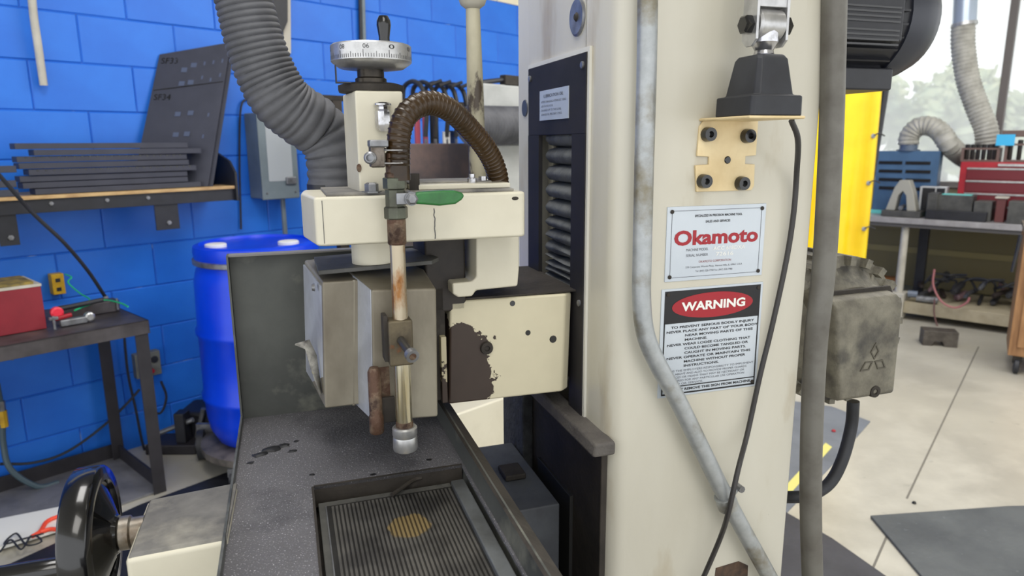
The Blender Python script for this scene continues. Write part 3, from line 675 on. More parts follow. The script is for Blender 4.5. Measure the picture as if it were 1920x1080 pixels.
# signs
def plate(name, px0, px1, py0, py1, label):
    u0, _, z0 = M.px(px0, py1, v=CV); u1, _, z1 = M.px(px1, py0, v=CV)
    return MB().box(u0, u1, CV-.0018, CV+.0005, z0, z1).build(name, PLT, T, bevel=.0006, label=label), u0, u1, z0, z1
np_, u0, u1, z0, z1 = plate('name_plate', 1245, 1436, 381, 529, 'silver maker plate with red lettering')
WD, HT = u1-u0, z1-z0
ff = lambda x, z: (u0+x*WD, CV-.0022, z0+z*HT)
def tline(mb, t, x0, x1, zb, h, f, wd, ht, bold=0):
    vs, fs = glyphs(t, bold); mx = max(v[0] for v in vs); mn = min(v[0] for v in vs)
    mb.add([f(x0+(v[0]-mn)/(mx-mn)*(x1-x0), zb+v[1]/.7*h) for v in vs], fs)
q = MB(); tline(q, 'Okamoto', .075, .93, .49, .185, ff, WD, HT, .036)
q.build('maker_lettering', RED, np_, smooth=0)
q = MB()
tline(q, 'SPECIALIZED IN PRECISION MACHINE TOOL', .27, .75, .855, .03, ff, WD, HT, .02); tline(q, 'SALES AND SERVICES', .38, .63, .775, .03, ff, WD, HT, .02)
q.build('heading', INK, np_, smooth=0)
q = MB()
tline(q, 'MACHINE MODEL', .2, .42, .40, .035, ff, WD, HT); tline(q, 'SERIAL NUMBER', .2, .42, .325, .035, ff, WD, HT)
tline(q, '270 Corporate Woods Pkwy, Vernon Hills, IL 60061 U.S.A', .2, .78, .17, .025, ff, WD, HT); tline(q, 'Tel: (847) 520-7700 Fax: (847) 520-7980', .3, .68, .11, .025, ff, WD, HT)
for a0, a1 in ((.045, .955),):
    for zz in (.05, .94): q.add([ff(a0, zz), ff(a1, zz), ff(a1, zz+.006), ff(a0, zz+.006)], [(0, 1, 2, 3)])
    for aa in (.045, .951): q.add([ff(aa, .05), ff(aa+.004, .05), ff(aa+.004, .945), ff(aa, .945)], [(0, 1, 2, 3)])
q.build('fine_print', GREYINK, np_, smooth=0)
q = MB(); tline(q, 'OKAMOTO CORPORATION', .33, .66, .235, .03, ff, WD, HT); q.build('address_heading', mat('faded_red', S(150, 84, 84), rough=.5), np_, smooth=0)
q = MB(); tline(q, 'ACC 618DXA', .47, .80, .395, .05, ff, WD, HT, .01); tline(q, '72616', .5, .68, .315, .05, ff, WD, HT, .01)
q.build('stamped_number', FLWHITE, np_, smooth=0)
for x, zz in ((.045, .935), (.955, .935), (.045, .065), (.955, .065)):
    p_ = ff(x, zz); bolt(M, (p_[0], CV-.002, p_[2]), (0, -1, 0), .003, .0015, np_, DARKM, 'rivet', 10)

wp_, u0w, u1w, z0w, z1w = plate('warning_plate', 1232, 1430, 528, 747, 'warning sign with red oval')
WD2, HT2 = u1w-u0w, z1w-z0w
fw_ = lambda x, z, d=.0022: (u0w+x*WD2, CV-d, z0w+z*HT2)
def rectf(q, f, x0, x1, za, zb): q.add([f(x0, za), f(x1, za), f(x1, zb), f(x0, zb)], [(0, 1, 2, 3)])
q = MB(); rectf(q, fw_, .03, .975, .685, .98)
for a in (.03, .963): rectf(q, fw_, a, a+.012, .03, .7)
rectf(q, fw_, .03, .975, .02, .035); rectf(q, fw_, .03, .975, .09, .10)
q.build('black_header', INK, wp_, smooth=0)
q = MB(); vs = [fw_(.5+.40*math.cos(i*math.pi/24), .83+.115*math.sin(i*math.pi/24), .0026) for i in range(48)]; q.add(vs, [tuple(range(48))]); q.build('red_oval', RED, wp_, smooth=0)
q = MB(); f3 = lambda x, z: fw_(x, z, .003); tline(q, 'WARNING', .19, .82, .795, .075, f3, WD2, HT2, .035); q.build('warning_word', FLWHITE, wp_, smooth=0)
LN = [('TO PREVENT SERIOUS BODILY INJURY', .10, .93), ('NEVER PLACE ANY PART OF YOUR BODY', .06, .97), ('NEAR MOVING PARTS OF THIS', .24, .92), ('MACHINE.', .24, .46), ('NEVER WEAR LOOSE CLOTHING THAT', .07, .90), ('COULD BECOME TANGLED OR', .24, .88),
      ('CAUGHT IN MOVING PARTS.', .24, .86), ('NEVER OPERATE OR MAINTAIN THIS', .07, .91), ('MACHINE WITHOUT PROPER', .24, .86), ('INSTRUCTIONS.', .24, .59)]
q = MB()
for i, (t_, a, b) in enumerate(LN): tline(q, t_, a, b, .638-.0405*i, .021, fw_, WD2, HT2, .022)
tline(q, 'DO NOT REMOVE THIS SIGN FROM MACHINE', .08, .93, .052, .022, fw_, WD2, HT2, .03)
q.build('warning_text', INK, wp_, smooth=0)
q = MB()
for i, (t_, a, b) in enumerate([('IT IS THE EMPLOYERS RESPONSIBILITY TO IMPLEMENT', .09, .95), ('THE ABOVE AND ALSO TO PROVIDE PROPER GUARDS', .09, .88), ('DEVICES OR MEANS THAT MAY BE NECESSARY OR', .09, .86), ('REQUIRED FOR ANY PARTICULAR USE OPERATION', .09, .86), ('SET UP OR SERVICE.', .09, .44)]):
    tline(q, t_, a, b, .232-.031*i, .019, fw_, WD2, HT2)
q.build('small_print', GREYINK, wp_, smooth=0)
for x, zz in ((.06, .95), (.95, .95), (.95, .05)):
    p_ = fw_(x, zz); bolt(M, (p_[0], CV-.002, p_[2]), (0, -1, 0), .003, .0015, wp_, DARKM, 'rivet', 10)
# chipped paint at the foot
q = fpx(M, [(1340, 1080), (1342, 1065), (1385, 1052), (1402, 1060), (1400, 1110), (1335, 1110)], v=CV); MB().front([(u, z) for u, v, z in q], CV-.001, CV+.002).build('bare_patch', mat('rusty_bare_patch', BROWN, S(100, 76, 58), rough=.6, sc=40), T)

# ---- conduit pipe on the column
p = [M.w(*M.px(x, y, v=CV-.03)) for x, y in ((1216, -160), (1213, 100), (1208, 300), (1204, 480), (1203, 560), (1210, 625), (1232, 680), (1268, 745), (1310, 830), (1352, 915), (1392, 990), (1450, 1095), (1500, 1190))]
C1 = thing('galvanised_conduit', 'bent galvanised steel conduit running down across the column signs', 'conduit', p[-1])
MB().tube(smooth_path(p, 6), .0133, 20).build('pipe', GALV, C1, smooth=60)
cp = M.w(*M.px(1362, 940, v=CV-.03)); d = (M.w(*M.px(1352, 915, v=CV-.03))-cp).normalized()
clp = MB().tube([cp-d*.012, cp+d*.012], .0165, 20).build('pipe_clamp', GALV, C1, bevel=.001)
e = M.w(*M.px(1383, 912, v=CV-.03))
MB().tube([cp+d*.004+(e-cp)*.3, e], [.008, .005], 8).build('clamp_ear', GALV, clp)
MB().tube([e+M.b*.006, e-M.b*.012], .0055, 8).build('clamp_screw', STEEL, clp)

# ---- lamp bracket with rubber boot
uL, _, zT = M.px(1310, 222, v=CV); uR = M.px(1414, 300, v=CV)[0]; vF = M.px(1405, 224, u=uL)[1]; uF = M.px(1511, 224, v=vF)[0]; print('flange', uL, vF, uF); zB = M.px(1350, 358, v=CV)[2]
T3 = thing('lamp_bracket', 'cream angle bracket bolted to the column carrying a black rubber boot', 'bracket', M.w((uL+uR)/2, CV-.002, zB))
q = MB(); zc_ = M.px(1350, 300, v=CV)[2]
outl = [(uL, zB), (uR-.004, zB), (uR, zB+.006), (uR-.001, zc_-.007), (uR-.018, zc_-.006), (uR-.018, zc_+.005), (uR, zc_+.006), (uR, zT-.003), (uL+.006, zT-.003), (uL, zT-.012), (uL-.004+.002, zc_+.006), (uL+.018, zc_+.005), (uL+.018, zc_-.006), (uL-.004, zc_-.007)]
BRK = mat('yellowed_cream_plate', S(232, 212, 168), S(214, 190, 142), rough=.45, sc=12, c3=S(52, 46, 40), sc3=16, lo3=.66, hi3=.72)
q.front(outl, CV-.004, CV).build('back_plate', BRK, T3, bevel=.0008)
MB().box(uL, uF, vF, CV, zT-.004, zT).build('top_flange', BRK, T3, bevel=.002)
MB().lathe(((uL+uR)/2+.0, CV-.0045, zc_), (0, -1, 0), [(.0055, 0), (.0045, .001), (0, .001)], 14).build('centre_hole', BLKG, T3)
for x, y in ((1330, 252), (1404, 255), (1322, 340), (1393, 344)):
    u, v, z = M.px(x, y, v=CV-.01); b_ = MB().lathe((u, CV-.004, z), (0, -1, 0), [(.0105, 0), (.0105, .004), (.0095, .011), (.0045, .011), (.0045, .006), (0, .006)], 18).build('socket_screw', BLKG, T3)
# rubber boot: square pyramid-like with a skirt
vn = vF+.002; ub0, ub1 = M.px(1411, 200, v=vn)[0], M.px(1509, 200, v=vn)[0]; uc = (ub0+ub1)/2; vfar = M.px(1338, 200, u=ub0)[1]; vb = (vn+vfar)/2; print('boot', ub0, ub1, vn, vfar)
zb0 = zT; zb1 = M.px(1420, 182, v=vb)[2]; zb2 = M.px(1420, 105, v=vb)[2]
hw = (ub1-ub0)/2; hd = (vfar-vn)/2
def ringq(hw_, hd_, z, c=.25):
    return [(uc+sx*hw_*(1-cx), vb+sy*hd_*(1-cy), z) for sx, sy, cx, cy in ((-1, -1, c, 0), (1, -1, c, 0), (1, -1, 0, c), (1, 1, 0, c), (1, 1, c, 0), (-1, 1, c, 0), (-1, 1, 0, c), (-1, -1, 0, c))]
def loft(mb, rings):
    n = len(rings[0]); vs = [p for r_ in rings for p in r_]
    fs = [(j*n+i, j*n+(i+1) % n, (j+1)*n+(i+1) % n, (j+1)*n+i) for j in range(len(rings)-1) for i in range(n)]+[tuple(range(n))[::-1], tuple(range((len(rings)-1)*n, len(rings)*n))]
    return mb.add(vs, fs)
bt = loft(MB(), [ringq(hw, hd, zb0, .12), ringq(hw*.98, hd, zb1, .12), ringq(hw*.76, hd*.86, zb1+.001, .18), ringq(hw*.58, hd*.7, zb2-.006, .2), ringq(hw*.5, hd*.6, zb2, .25)]).build('rubber_boot', RUB, T3, bevel=.002)
zk = M.px(1440, 50, v=vb)[2]
MB().lathe((uc+.004, vb, zb2-.001), (0, 0, 1), [(.017, 0), (.013, .004), (.012, .008), (.018, .018), (.018, zk-zb2)], 20).build('neck', CHROME, T3)
MB().lathe((uc-.016, vb, zk+.0015), (1, 0, 0), [(.017, 0), (.02, .003), (.02, .037), (.017, .04)], 24).build('pivot_barrel', ALU, T3)
for s in (-1, 1):
    u = uc+.004+s*.023
    MB().side([(vb-.015, zk-.018), (vb-.006, zk-.026), (vb+.006, zk-.026), (vb+.015, zk-.018), (vb+.015, zk+.12), (vb-.015, zk+.12)], u-.002, u+.002).build('fork_arm', ALU, T3, bevel=.0008)
    MB().lathe((u+s*.002, vb, zk+.001), (s, 0, 0), [(.012, 0), (.0125, .002), (.0125, .009), (.010, .0115)], 6).build('pivot_bolt', BLKG, T3, smooth=20)
MB().box(uc-.019, uc+.026, vb-.013, vb+.013, zk+.022, zk+.14).build('arm', ALU, T3, bevel=.001)

# lamp cord
p = [M.w(*M.px(x, y, v=vv)) for x, y, vv in ((1484, 226, vb), (1496, 262, vb+.01), (1494, 320, CV-.02), (1488, 400, CV-.012), (1474, 490, CV-.01), (1448, 610, CV-.01), (1426, 700, CV-.01), (1402, 810, CV-.014), (1384, 880, CV-.045), (1366, 960, CV-.052), (1350, 1010, CV-.03), (1318, 1085, CV-.02), (1290, 1150, CV-.02))]
MB().tube(smooth_path(p, 8), .0041, 10).build('hanging_cable', mat('cord_black', S(52, 50, 50), rough=.45), smooth=60, label='thin black cable hanging from the boot bracket across the column', cat='cord')

# ---- thick flexible conduit right of the column
p = [M.w(*M.px(x, y, v=CV-.01)) for x, y in ((1566, -160), (1564, 0), (1560, 200), (1555, 330), (1545, 500), (1530, 640), (1522, 800), (1520, 950), (1524, 1100), (1530, 1200))]
FC = thing('flexible_conduit', 'thick dirty grey conduit running straight down right of the column', 'conduit', p[-1])
MB().tube(smooth_path(p, 6), [.0178]*55, 20).build('jacket', GCAB, FC, smooth=60)
# motor on top right (black, finned)
mu0, mz = .80, M.px(1640, 40, v=1.12)[2]; mv = 1.12; mr = .105
mue = M.px(1730, 60, v=mv)[0]-.05
T4 = thing('black_motor', 'black finned electric motor mounted high on the right of the column', 'motor', M.w(1.0, mv, mz-.13))
q = MB(); ub = mue-.075
MB().lathe((mu0, mv, mz), (1, 0, 0), [(mr*.9, 0), (mr, .01), (mr, ub-mu0), ], 40).build('stator', BLK, T4)
MB().lathe((ub-.02, mv, mz), (1, 0, 0), [(mr*1.04, 0), (mr*1.04, .012), (mr*1.04, .035), (mr*1.0, .06), (mr*.9, .082), (mr*.72, .1), (mr*.4, .112), (0, .115)], 40).build('fan_cowl', mat('cowl_black', S(44, 47, 58), rough=.4), T4, smooth=60)
for k in range(26):
    t = R(100+k*11.5)
    if abs(math.sin(t)) > 2: continue
    cy, cz = math.cos(t), math.sin(t)
    q = MB(); r0, r1 = mr-.002, mr+.009; w_ = .0018
    pts = []
    q.hexa([(mu0+.02, mv+cy*r0-cz*w_, mz+cz*r0+cy*w_), (ub-.03, mv+cy*r0-cz*w_, mz+cz*r0+cy*w_), (ub-.03, mv+cy*r1-cz*w_, mz+cz*r1+cy*w_), (mu0+.02, mv+cy*r1-cz*w_, mz+cz*r1+cy*w_)],
           [(mu0+.02, mv+cy*r0+cz*w_, mz+cz*r0-cy*w_), (ub-.03, mv+cy*r0+cz*w_, mz+cz*r0-cy*w_), (ub-.03, mv+cy*r1+cz*w_, mz+cz*r1-cy*w_), (mu0+.02, mv+cy*r1+cz*w_, mz+cz*r1-cy*w_)])
    q.build('cooling_fin', BLK, T4)
mz0 = M.px(1640, 140, v=mv)[2]
MB().box(CR, ub-.01, mv-.07, mv+.07, mz-mr-.028, mz-mr+.012).build('foot', BLK, T4, bevel=.004)
MB().front([(CR+.0, mz-mr-.05), (CR+.09, mz-mr-.035), (CR+.15, mz-mr-.02), (CR, mz-mr+.02)], mv-.05, mv+.05).build('gusset', BLK, T4, bevel=.004)
MB().lathe((CR+.0, mv, mz), (1, 0, 0), [(.085, 0), (.085, .05)], 32).build('flange', CREAMC, T4)
# terminal box on the near side, with vent grooves
bx0, bx1 = M.px(1590, 40, v=mv-mr)[0], M.px(1685, 40, v=mv-mr)[0]
tb = MB().box(bx0-.03, bx1, mv-mr-.012, mv-mr+.03, mz-.055, mz+.07).build('vent_cover', BLK, T4, bevel=.004)
for k in range(4):
    for g in (0, 1):
        z = M.px(1640, (12 if g == 0 else 56)+k*9, v=mv-mr-.012)[2]
        MB().box(bx0-.02, bx1-.01, mv-mr-.0145, mv-mr-.0115, z-.0016, z+.0016).build('vent_rib', BLKG, tb)

# ---- big dirty grey motor, lower right
cu, cv_, cz = 1.0, 1.12, M.px(1545, 610, v=1.05)[2]
cu = M.px(1545, 600, v=1.05)[0]; mr = M.px(1545, 462, v=1.12)[2]-cz
print('motor', cu, cz, mr)
T5 = thing('grey_motor', 'large dust-caked grey finned motor behind the lower right of the column', 'motor', M.w(cu, 1.2, 0.0+cz-mr))
MB().lathe((cu, 1.02, cz), (0, 1, 0), [(.05, -.045), (.09, -.04), (mr*.86, -.005), (mr*.955, .01), (mr*.955, .30), (.06, .31)], 48).build('body', DGREY, T5, smooth=35)
MB().lathe((cu, 1.015, cz), (0, 1, 0), [(mr*.9, 0), (mr*1.0, .004), (mr*1.0, .016), (mr*.9, .02)], 48).build('end_ring', DGREY, T5)
for k in range(22):
    t = R(k*360/22+4); cy, sz = math.cos(t), math.sin(t); w_ = .0065; r0, r1 = mr*.88, mr*1.0
    lo = [(cu+cy*r0-sz*w_, 1.0, cz+sz*r0+cy*w_), (cu+cy*r1-sz*w_, 1.0, cz+sz*r1+cy*w_), (cu+cy*r1-sz*w_, 1.31, cz+sz*r1+cy*w_), (cu+cy*r0-sz*w_, 1.31, cz+sz*r0+cy*w_)]
    hi = [(a+2*sz*w_, b, c-2*cy*w_) for a, b, c in lo]
    MB().hexa(lo, hi).build('cooling_fin', DGREY, T5)
for k in range(4):
    t = R(35+k*90); bolt(M, (cu+math.cos(t)*mr*.78, 1.012, cz+math.sin(t)*mr*.78), (0, -1, 0), .009, .006, T5, DARKM)
MB().box(CR-.02, cu, 1.1, 1.28, cz-.08, cz+.08).build('mount', DARKM, T5)
# ribs on the end bell
for k in range(8):
    t = R(k*45+12); cy, sz = math.cos(t), math.sin(t); w_ = .004
    lo = [(cu+cy*r_-sz*w_, v_, cz+sz*r_+cy*w_) for r_, v_ in ((.05, .975), (mr*.86, 1.008), (mr*.86, 1.02), (.05, 1.02))]
    MB().hexa(lo, [(a+2*sz*w_, b, c-2*cy*w_) for a, b, c in lo]).build('end_rib', DGREY, T5)
# junction box
jv = .93
J = [M.px(x, y, v=jv) for x, y in ((1566, 562), (1698, 562), (1698, 738), (1592, 752))]
ja0, ja1 = J[0][0], J[1][0]; jz1 = J[0][2]; jz0 = J[3][2]
rings = []
def jr(v, grow, zt_=0):
    return [(ja0-grow, v, jz1+grow-zt_), (ja1-.012+grow, v, jz1+grow-zt_+.002), (ja1+grow, v, jz1-.014), (ja1+grow+.002, v, jz0-grow), (ja0+.028-grow, v, jz0-grow)]
loft(MB(), [jr(jv, -.006, .012), jr(jv+.008, .0, .004), jr(jv+.09, .006)]).build('junction_box', DGREY, T5, bevel=.004, smooth=50)
loft(MB(), [jr(jv+.03, .006), jr(jv+.036, .006)]).build('box_gasket', DARKM, T5)
u, v, z = M.px(1640, 738, v=jv); MB().lathe((u, jv+.006, z+.004), (0, -1, 0), [(.012, 0), (.011, .008), (.005, .008), (.004, .004), (0, .004)], 16).build('box_screw', DARKM, T5)
# cast three-diamond emblem
u, v, z = M.px(1638, 676, v=jv)
q = MB()
for k in range(3):
    t = R(90+120*k); d = (math.cos(t), math.sin(t)); pv = (-d[1], d[0]); L_ = .017; w2 = .0098
    pp = [(u+d[0]*.002, z+d[1]*.002), (u+d[0]*L_+pv[0]*-w2*1.0, z+d[1]*L_+pv[1]*-w2), (u+d[0]*L_*2, z+d[1]*L_*2), (u+d[0]*L_+pv[0]*w2, z+d[1]*L_+pv[1]*w2)]
    ins = [(c[0]*.72+.28*(u+d[0]*L_), c[1]*.72+.28*(z+d[1]*L_)) for c in pp]
    vs = [(a, jv-.002, b) for a, b in pp+ins]+[(a, jv+.006, b) for a, b in pp+ins]
    fs = []
    for i in range(4):
        j = (i+1) % 4; fs += [(i, j, 4+j, 4+i), (i+8, i, 4+i, 12+i) if 0 else (i, 8+i, 8+j, j), (4+i, 4+j, 12+j, 12+i)]
    q.add(vs, fs)
q.build('cast_emblem', mat('emblem_grey', S(88, 84, 74), rough=.7), T5, smooth=0)
# hose from junction box looping to behind the column
p = [M.w(*M.px(x, y, v=vv)) for x, y, vv in ((1600, 752, 1.0), (1596, 800, 1.0), (1580, 860, .99), (1556, 905, .98), (1520, 928, .98), (1480, 932, 1.0), (1440, 930, 1.05))]
MB().tube(smooth_path(p, 8), .0115, 14).build('motor_cable', RUB, smooth=60, label='thick black cable looping from the grey motor box to the column', cat='cable')

# ================================================================== WHEEL HEAD
T = thing('wheel_head', 'cream wheel head of the grinder with worn wheel guard and peeling slide block', 'grinding head', M.w(.2, 1.0, 1.06))
HV = .90; hz1 = 1.385; hz0 = 1.323
hb = [(.043, HV), (.309, HV), (.314, HV+.006), (.314, 1.06), (.026, 1.06), (.021, 1.0), (.034, HV+.006)]
MB().plan(hb, hz0, hz1).build('head_housing', CREAM, T, bevel=.005)
# seams and a crack line
u = M.px(605, 400, v=HV)[0]; MB().box(u-.0004, u+.0004, HV-.0006, HV+.001, hz0+.004, hz1-.004).build('seam', BLKG, T)
u = M.px(815, 420, v=HV)[0]; q = MB(); zz = hz0+.002; uu = u
pts = [(u+random.uniform(-.0012, .0012), z) for z in [hz0+.003+i*.0045 for i in range(10)]]
for i in range(9):
    (a, z0_), (b, z1_) = pts[i], pts[i+1]; q.add([(a-.0006, HV-.0007, z0_), (a+.0006, HV-.0007, z0_), (b+.0006, HV-.0007, z1_), (b-.0006, HV-.0007, z1_)], [(0, 1, 2, 3)])
q.build('crack', BLKG, T, smooth=0)
MB().box(.05, .3, HV+.012, 1.05, hz1, hz1+.004).build('top_skin', TOPD, T, bevel=.001)
uu0, uu1 = M.px(770, 350, v=.93)[0], M.px(955, 350, v=.93)[0]
MB().box(uu0, uu1, .925, 1.05, hz1+.004, hz1+.011).build('top_cover', CREAM, T, bevel=.0015)
MB().box(uu0+.0, uu1-.02, .95, 1.045, hz1+.011, hz1+.013).build('cover_shim', TOPD, T)
u, v, z = M.px(885, 345, v=.95)
MB().lathe((u, .95, hz1+.011), (0, 0, 1), [(.007, 0), (.007, .006), (.0045, .007), (.0045, .012), (0, .012)], 14).build('cover_screw', CHROME, T)
u = M.px(905, 345, v=.96)[0]; MB().lathe((u, .96, hz1+.011), (0, 0, 1), [(.006, 0), (.006, .008), (0, .008)], 12).build('cover_screw', CHROME, T)
u = M.px(777, 340, v=.93)[0]; MB().lathe((u, .93, hz1+.004), (0, 0, 1), [(.007, 0), (.007, .022), (.004, .022), (0, .016)], 14).build('stud', DARKM, T)
u = M.px(696, 345, v=.92)[0]; MB().lathe((u, .918, hz1+.003), (0, 0, 1), [(.013, 0), (.013, .002), (.009, .002), (.009, .011), (.006, .013)], 6).build('hex_bolt', STEEL, T, smooth=20)
u, v, z = M.px(966, 372, v=HV); MB().lathe((u, HV, z), (0, -1, 0), [(.005, 0), (.004, .001)], 12, sx=1, sy=.5).build('chip_mark', DARKM, T)

# tower
tw0, tw1 = M.px(669, 250, v=.94)[0], M.px(758, 250, v=.94)[0]; tz = M.px(710, 170, v=.94)[2]
MB().plan([(tw0, .94), (tw1, .94), (tw1, 1.03), (tw0-.008, 1.03)], hz1, tz).build('tower', CREAM, T, bevel=.003)
tc = ((tw0+tw1)/2-.004, .985)
MB().lathe((tc[0], tc[1], tz), (0, 0, 1), [(.043, 0), (.044, .003), (.044, .009), (.034, .012)], 28).build('tower_cap', DARKM, T)
hz = M.px(700, 105, v=tc[1])[2]
MB().lathe((tc[0], tc[1], tz+.012), (0, 0, 1), [(.021, 0), (.021, .006), (.018, .008), (.018, hz-tz-.02)], 24).build('shaft_collar', mat('dark_worn_collar', S(70, 64, 56), S(44, 40, 36), rough=.35, metal=.6, sc=40), T)
rD = .0535
hd_ = (tc[0]+.002, tc[1], hz-.0105)
dial = MB().lathe(hd_, (0, 0, 1), [(.022, -.008), (rD*.8, -.006), (rD-.002, 0), (rD, .002), (rD, .022), (rD-.003, .024), (rD-.012, .021), (.02, .021), (0, .021)], 56).build('dial_handwheel', ALU, T)
q = MB()
for k in range(100):
    t = math.radians(k*3.6); L_ = .009 if k % 10 == 0 else (.007 if k % 5 == 0 else .0045)
    w2 = .00035; cx, cy = hd_[0]+math.cos(t)*(rD+.0002), hd_[1]+math.sin(t)*(rD+.0002); dx, dy = -math.sin(t)*w2, math.cos(t)*w2
    z0_ = hd_[2]+.0035
    q.add([(cx-dx, cy-dy, z0_), (cx+dx, cy+dy, z0_), (cx+dx, cy+dy, z0_+L_), (cx-dx, cy-dy, z0_+L_)], [(0, 1, 2, 3)])
for j, t_ in enumerate(['80', '90', '0', '10', '20', '30', '40', '50', '60', '70']):
    th0 = R(-68+(j-2)*36)
    def fd(x, z):
        t = th0-x/rD; return (hd_[0]+math.cos(t)*(rD+.0002), hd_[1]+math.sin(t)*(rD+.0002), hd_[2]+.0195-z)
    text(q, t_, -.004, .004, 0, .0055, fd)
q.build('graduation', INK, dial, smooth=0, )
hu, hv_ = M.px(721, 85, v=tc[1]-.01)[0], tc[1]-.01; hz_ = hd_[2]+.021; ht = M.px(722, 30, v=hv_)[2]
MB().lathe((hu, hv_, hz_), (0, 0, 1), [(.006, 0), (.0075, .004), (.0072, .012), (.0095, (ht-hz_)*.7), (.009, ht-hz_-.006), (.006, ht-hz_), (0, ht-hz_)], 20).build('crank_grip', BLKG, dial, smooth=60)
# pointer bracket
u0p = M.px(628, 130, v=tc[1]-.03)[0]; zp0, zp1 = M.px(640, 154, v=tc[1]-.03)[2], M.px(628, 122, v=tc[1]-.03)[2]
q = MB(); q.box(u0p, u0p+.0015, tc[1]-.036, tc[1]-.026, zp0, zp1+.0); q.box(u0p, tc[0]-.03, tc[1]-.036, tc[1]-.026, zp0-.0015, zp0); q.build('dial_pointer', BLK, T)
# oil cup
u, v, z = M.px(718, 220, v=.935)
oc = MB().lathe((u, .933, z-.018), (0, 0, 1), [(.006, 0), (.0095, .006), (.0105, .01), (.0105, .025), (.0075, .028), (.0075, .031)], 8).build('oil_cup', CHROME, T, smooth=20)
MB().lathe((u, .933, z+.013), (0, 0, 1), [(.009, 0), (.0115, .002), (.0115, .004), (.008, .006), (0, .006)], 20).build('cup_lid', CHROME, oc)
MB().cyl((u, .93, z), (u, .945, z), .006).build('cup_stem', CHROME, oc)
u, v, z = M.px(673, 315, v=.94); MB().lathe((u, .94, z), (0, -1, 0), [(.004, 0), (.004, .002)], 10, sx=.8, sy=1.4).build('chip_mark', RUST, T)

# neck, plates and brackets under the housing
u = M.px(705, 480, v=.99)[0]
MB().cyl((u, .99, 1.285), (u, .99, hz0+.001), .034, .034, 28).build('neck_collar', CREAM, T)
q0, q1 = M.px(595, 497, v=.97)[0], M.px(830, 497, v=.95)[0]
gz = 1.277
MB().hexa([(q0, .955, gz), (q1-.015, .95, gz+.006), (q1, .975, gz+.006), (q1-.02, 1.08, gz+.006), (q0-.0, 1.08, gz)], [(q0, .955, gz+.006), (q1-.015, .95, gz+.012), (q1, .975, gz+.012), (q1-.02, 1.08, gz+.012), (q0-.0, 1.08, gz+.006)]).build('guard_top_flap', mat('dark_flap', S(84, 84, 82), S(58, 58, 56), rough=.6, sc=20), T, bevel=.001)
MB().box(.19, .252, 1.0, 1.1, 1.20, hz0+.001).build('spindle_housing', mat('dark_brown_casting', S(52, 46, 42), S(38, 34, 32), rough=.6, sc=20, bump=.2), T, bevel=.004)
q = [(u_, z_) for u_, v_, z_ in fpx(M, [(893, 440), (974, 440), (974, 505), (971, 537), (893, 545), (886, 556), (860, 558), (849, 552), (848, 531), (884, 528), (893, 520)], v=.97)]
MB().front(q, .97, 1.08).build('hanger_bracket', CREAM, T, bevel=.003)
# slide block with peeling paint
PEEL = peel_mat('peeling_cream', S(214, 206, 178), BROWN, -1.0, -.6, .187, 24, .22, (tuple(M.w(*M.px(872, 664, v=1.0))), .085, .09))
q = [(.219, 1.052), (.2, 1.06)]
BV = 1.0; su0 = M.px(840, 600, v=BV)[0]
MB().hexa([(su0-.002, BV, 1.052), (.41, BV, 1.050), (.425, BV+.012, 1.05), (.425, 1.22, 1.05), (su0-.012, 1.22, 1.05)],
          [(su0+.004, BV, 1.216), (.415, BV, 1.214), (.43, BV+.012, 1.214), (.43, 1.22, 1.214), (su0-.012, 1.22, 1.216)]).build('slide_block', PEEL, T, bevel=.004)
MB().box(su0-.002, CU-.002, BV+.004, 1.24, 1.216, 1.2185).build('block_top_dark', DARKM, T)  # thin dark sheet over the slide block's top face
MB().box(.425, CU+.01, 1.04, 1.22, 1.06, 1.2).build('slide_tongue', DARKM, T)
for x, y, r_ in ((961, 569, .0045), (990, 624, .0045), (1037, 636, .0062)):
    u, v, z = M.px(x, y, v=BV); MB().lathe((u, BV, z), (0, -1, 0), [(r_, 0), (r_*.9, .0008), (0, .0008)], 14).build('screw_hole', BLKG, T)
u, v, z = M.px(912, 652, v=BV); MB().lathe((u, BV, z), (0, -1, 0), [(.0105, 0), (.0095, .005), (.0045, .005), (.004, .002), (0, .002)], 18).build('socket_bolt', DARKM, T)
# dark flange between guard and block, with flaky paint strip
MB().box(.175, su0-.004, 1.0, 1.13, 1.06, 1.24).build('spindle_flange', DARKM, T, bevel=.003)
MB().box(su0-.0145, su0-.006, 1.0-.012, 1.02, 1.06, 1.165).build('flaked_strip', peel_mat('flaked', S(190, 180, 150), BROWN, 0, -.5, .05, 60, .1), T, bevel=.001)

# wheel guard: rear box, stepped front box
g0 = .905
gu0, gu1 = M.px(697, 600, v=g0)[0], M.px(820, 600, v=g0)[0]
MB().hexa([(.033, .95, 1.088), (.1, .95, 1.088), (.1, 1.12, 1.088), (.012, 1.10, 1.10)], [(.04, .95, 1.268), (.1, .95, 1.268), (.1, 1.12, 1.276), (.022, 1.10, 1.276)]).build('guard_rear_box', GUARD, T, bevel=.003)
MB().hexa([(gu0-.004, g0, 1.078), (gu1-.003, g0, 1.073), (gu1+.0, g0+.1, 1.073), (gu1-.03, 1.12, 1.078), (.062, 1.12, 1.088), (.074, .97, 1.086)],
          [(gu0+.001, g0, 1.262), (gu1+.0, g0, 1.258), (gu1+.003, g0+.1, 1.268), (gu1-.03, 1.12, 1.274), (.062, 1.12, 1.274), (.083, .97, 1.272)]).build('guard_front_box', GUARD, T, bevel=.0035)
MB().hexa([(.0325, .958, 1.096), (.0335, .955, 1.096), (.016, 1.092, 1.10), (.013, 1.092, 1.10)], [(.0375, .958, 1.262), (.0395, .955, 1.262), (.022, 1.092, 1.27), (.0195, 1.092, 1.27)]).build('side_plate', SIDEP, T)
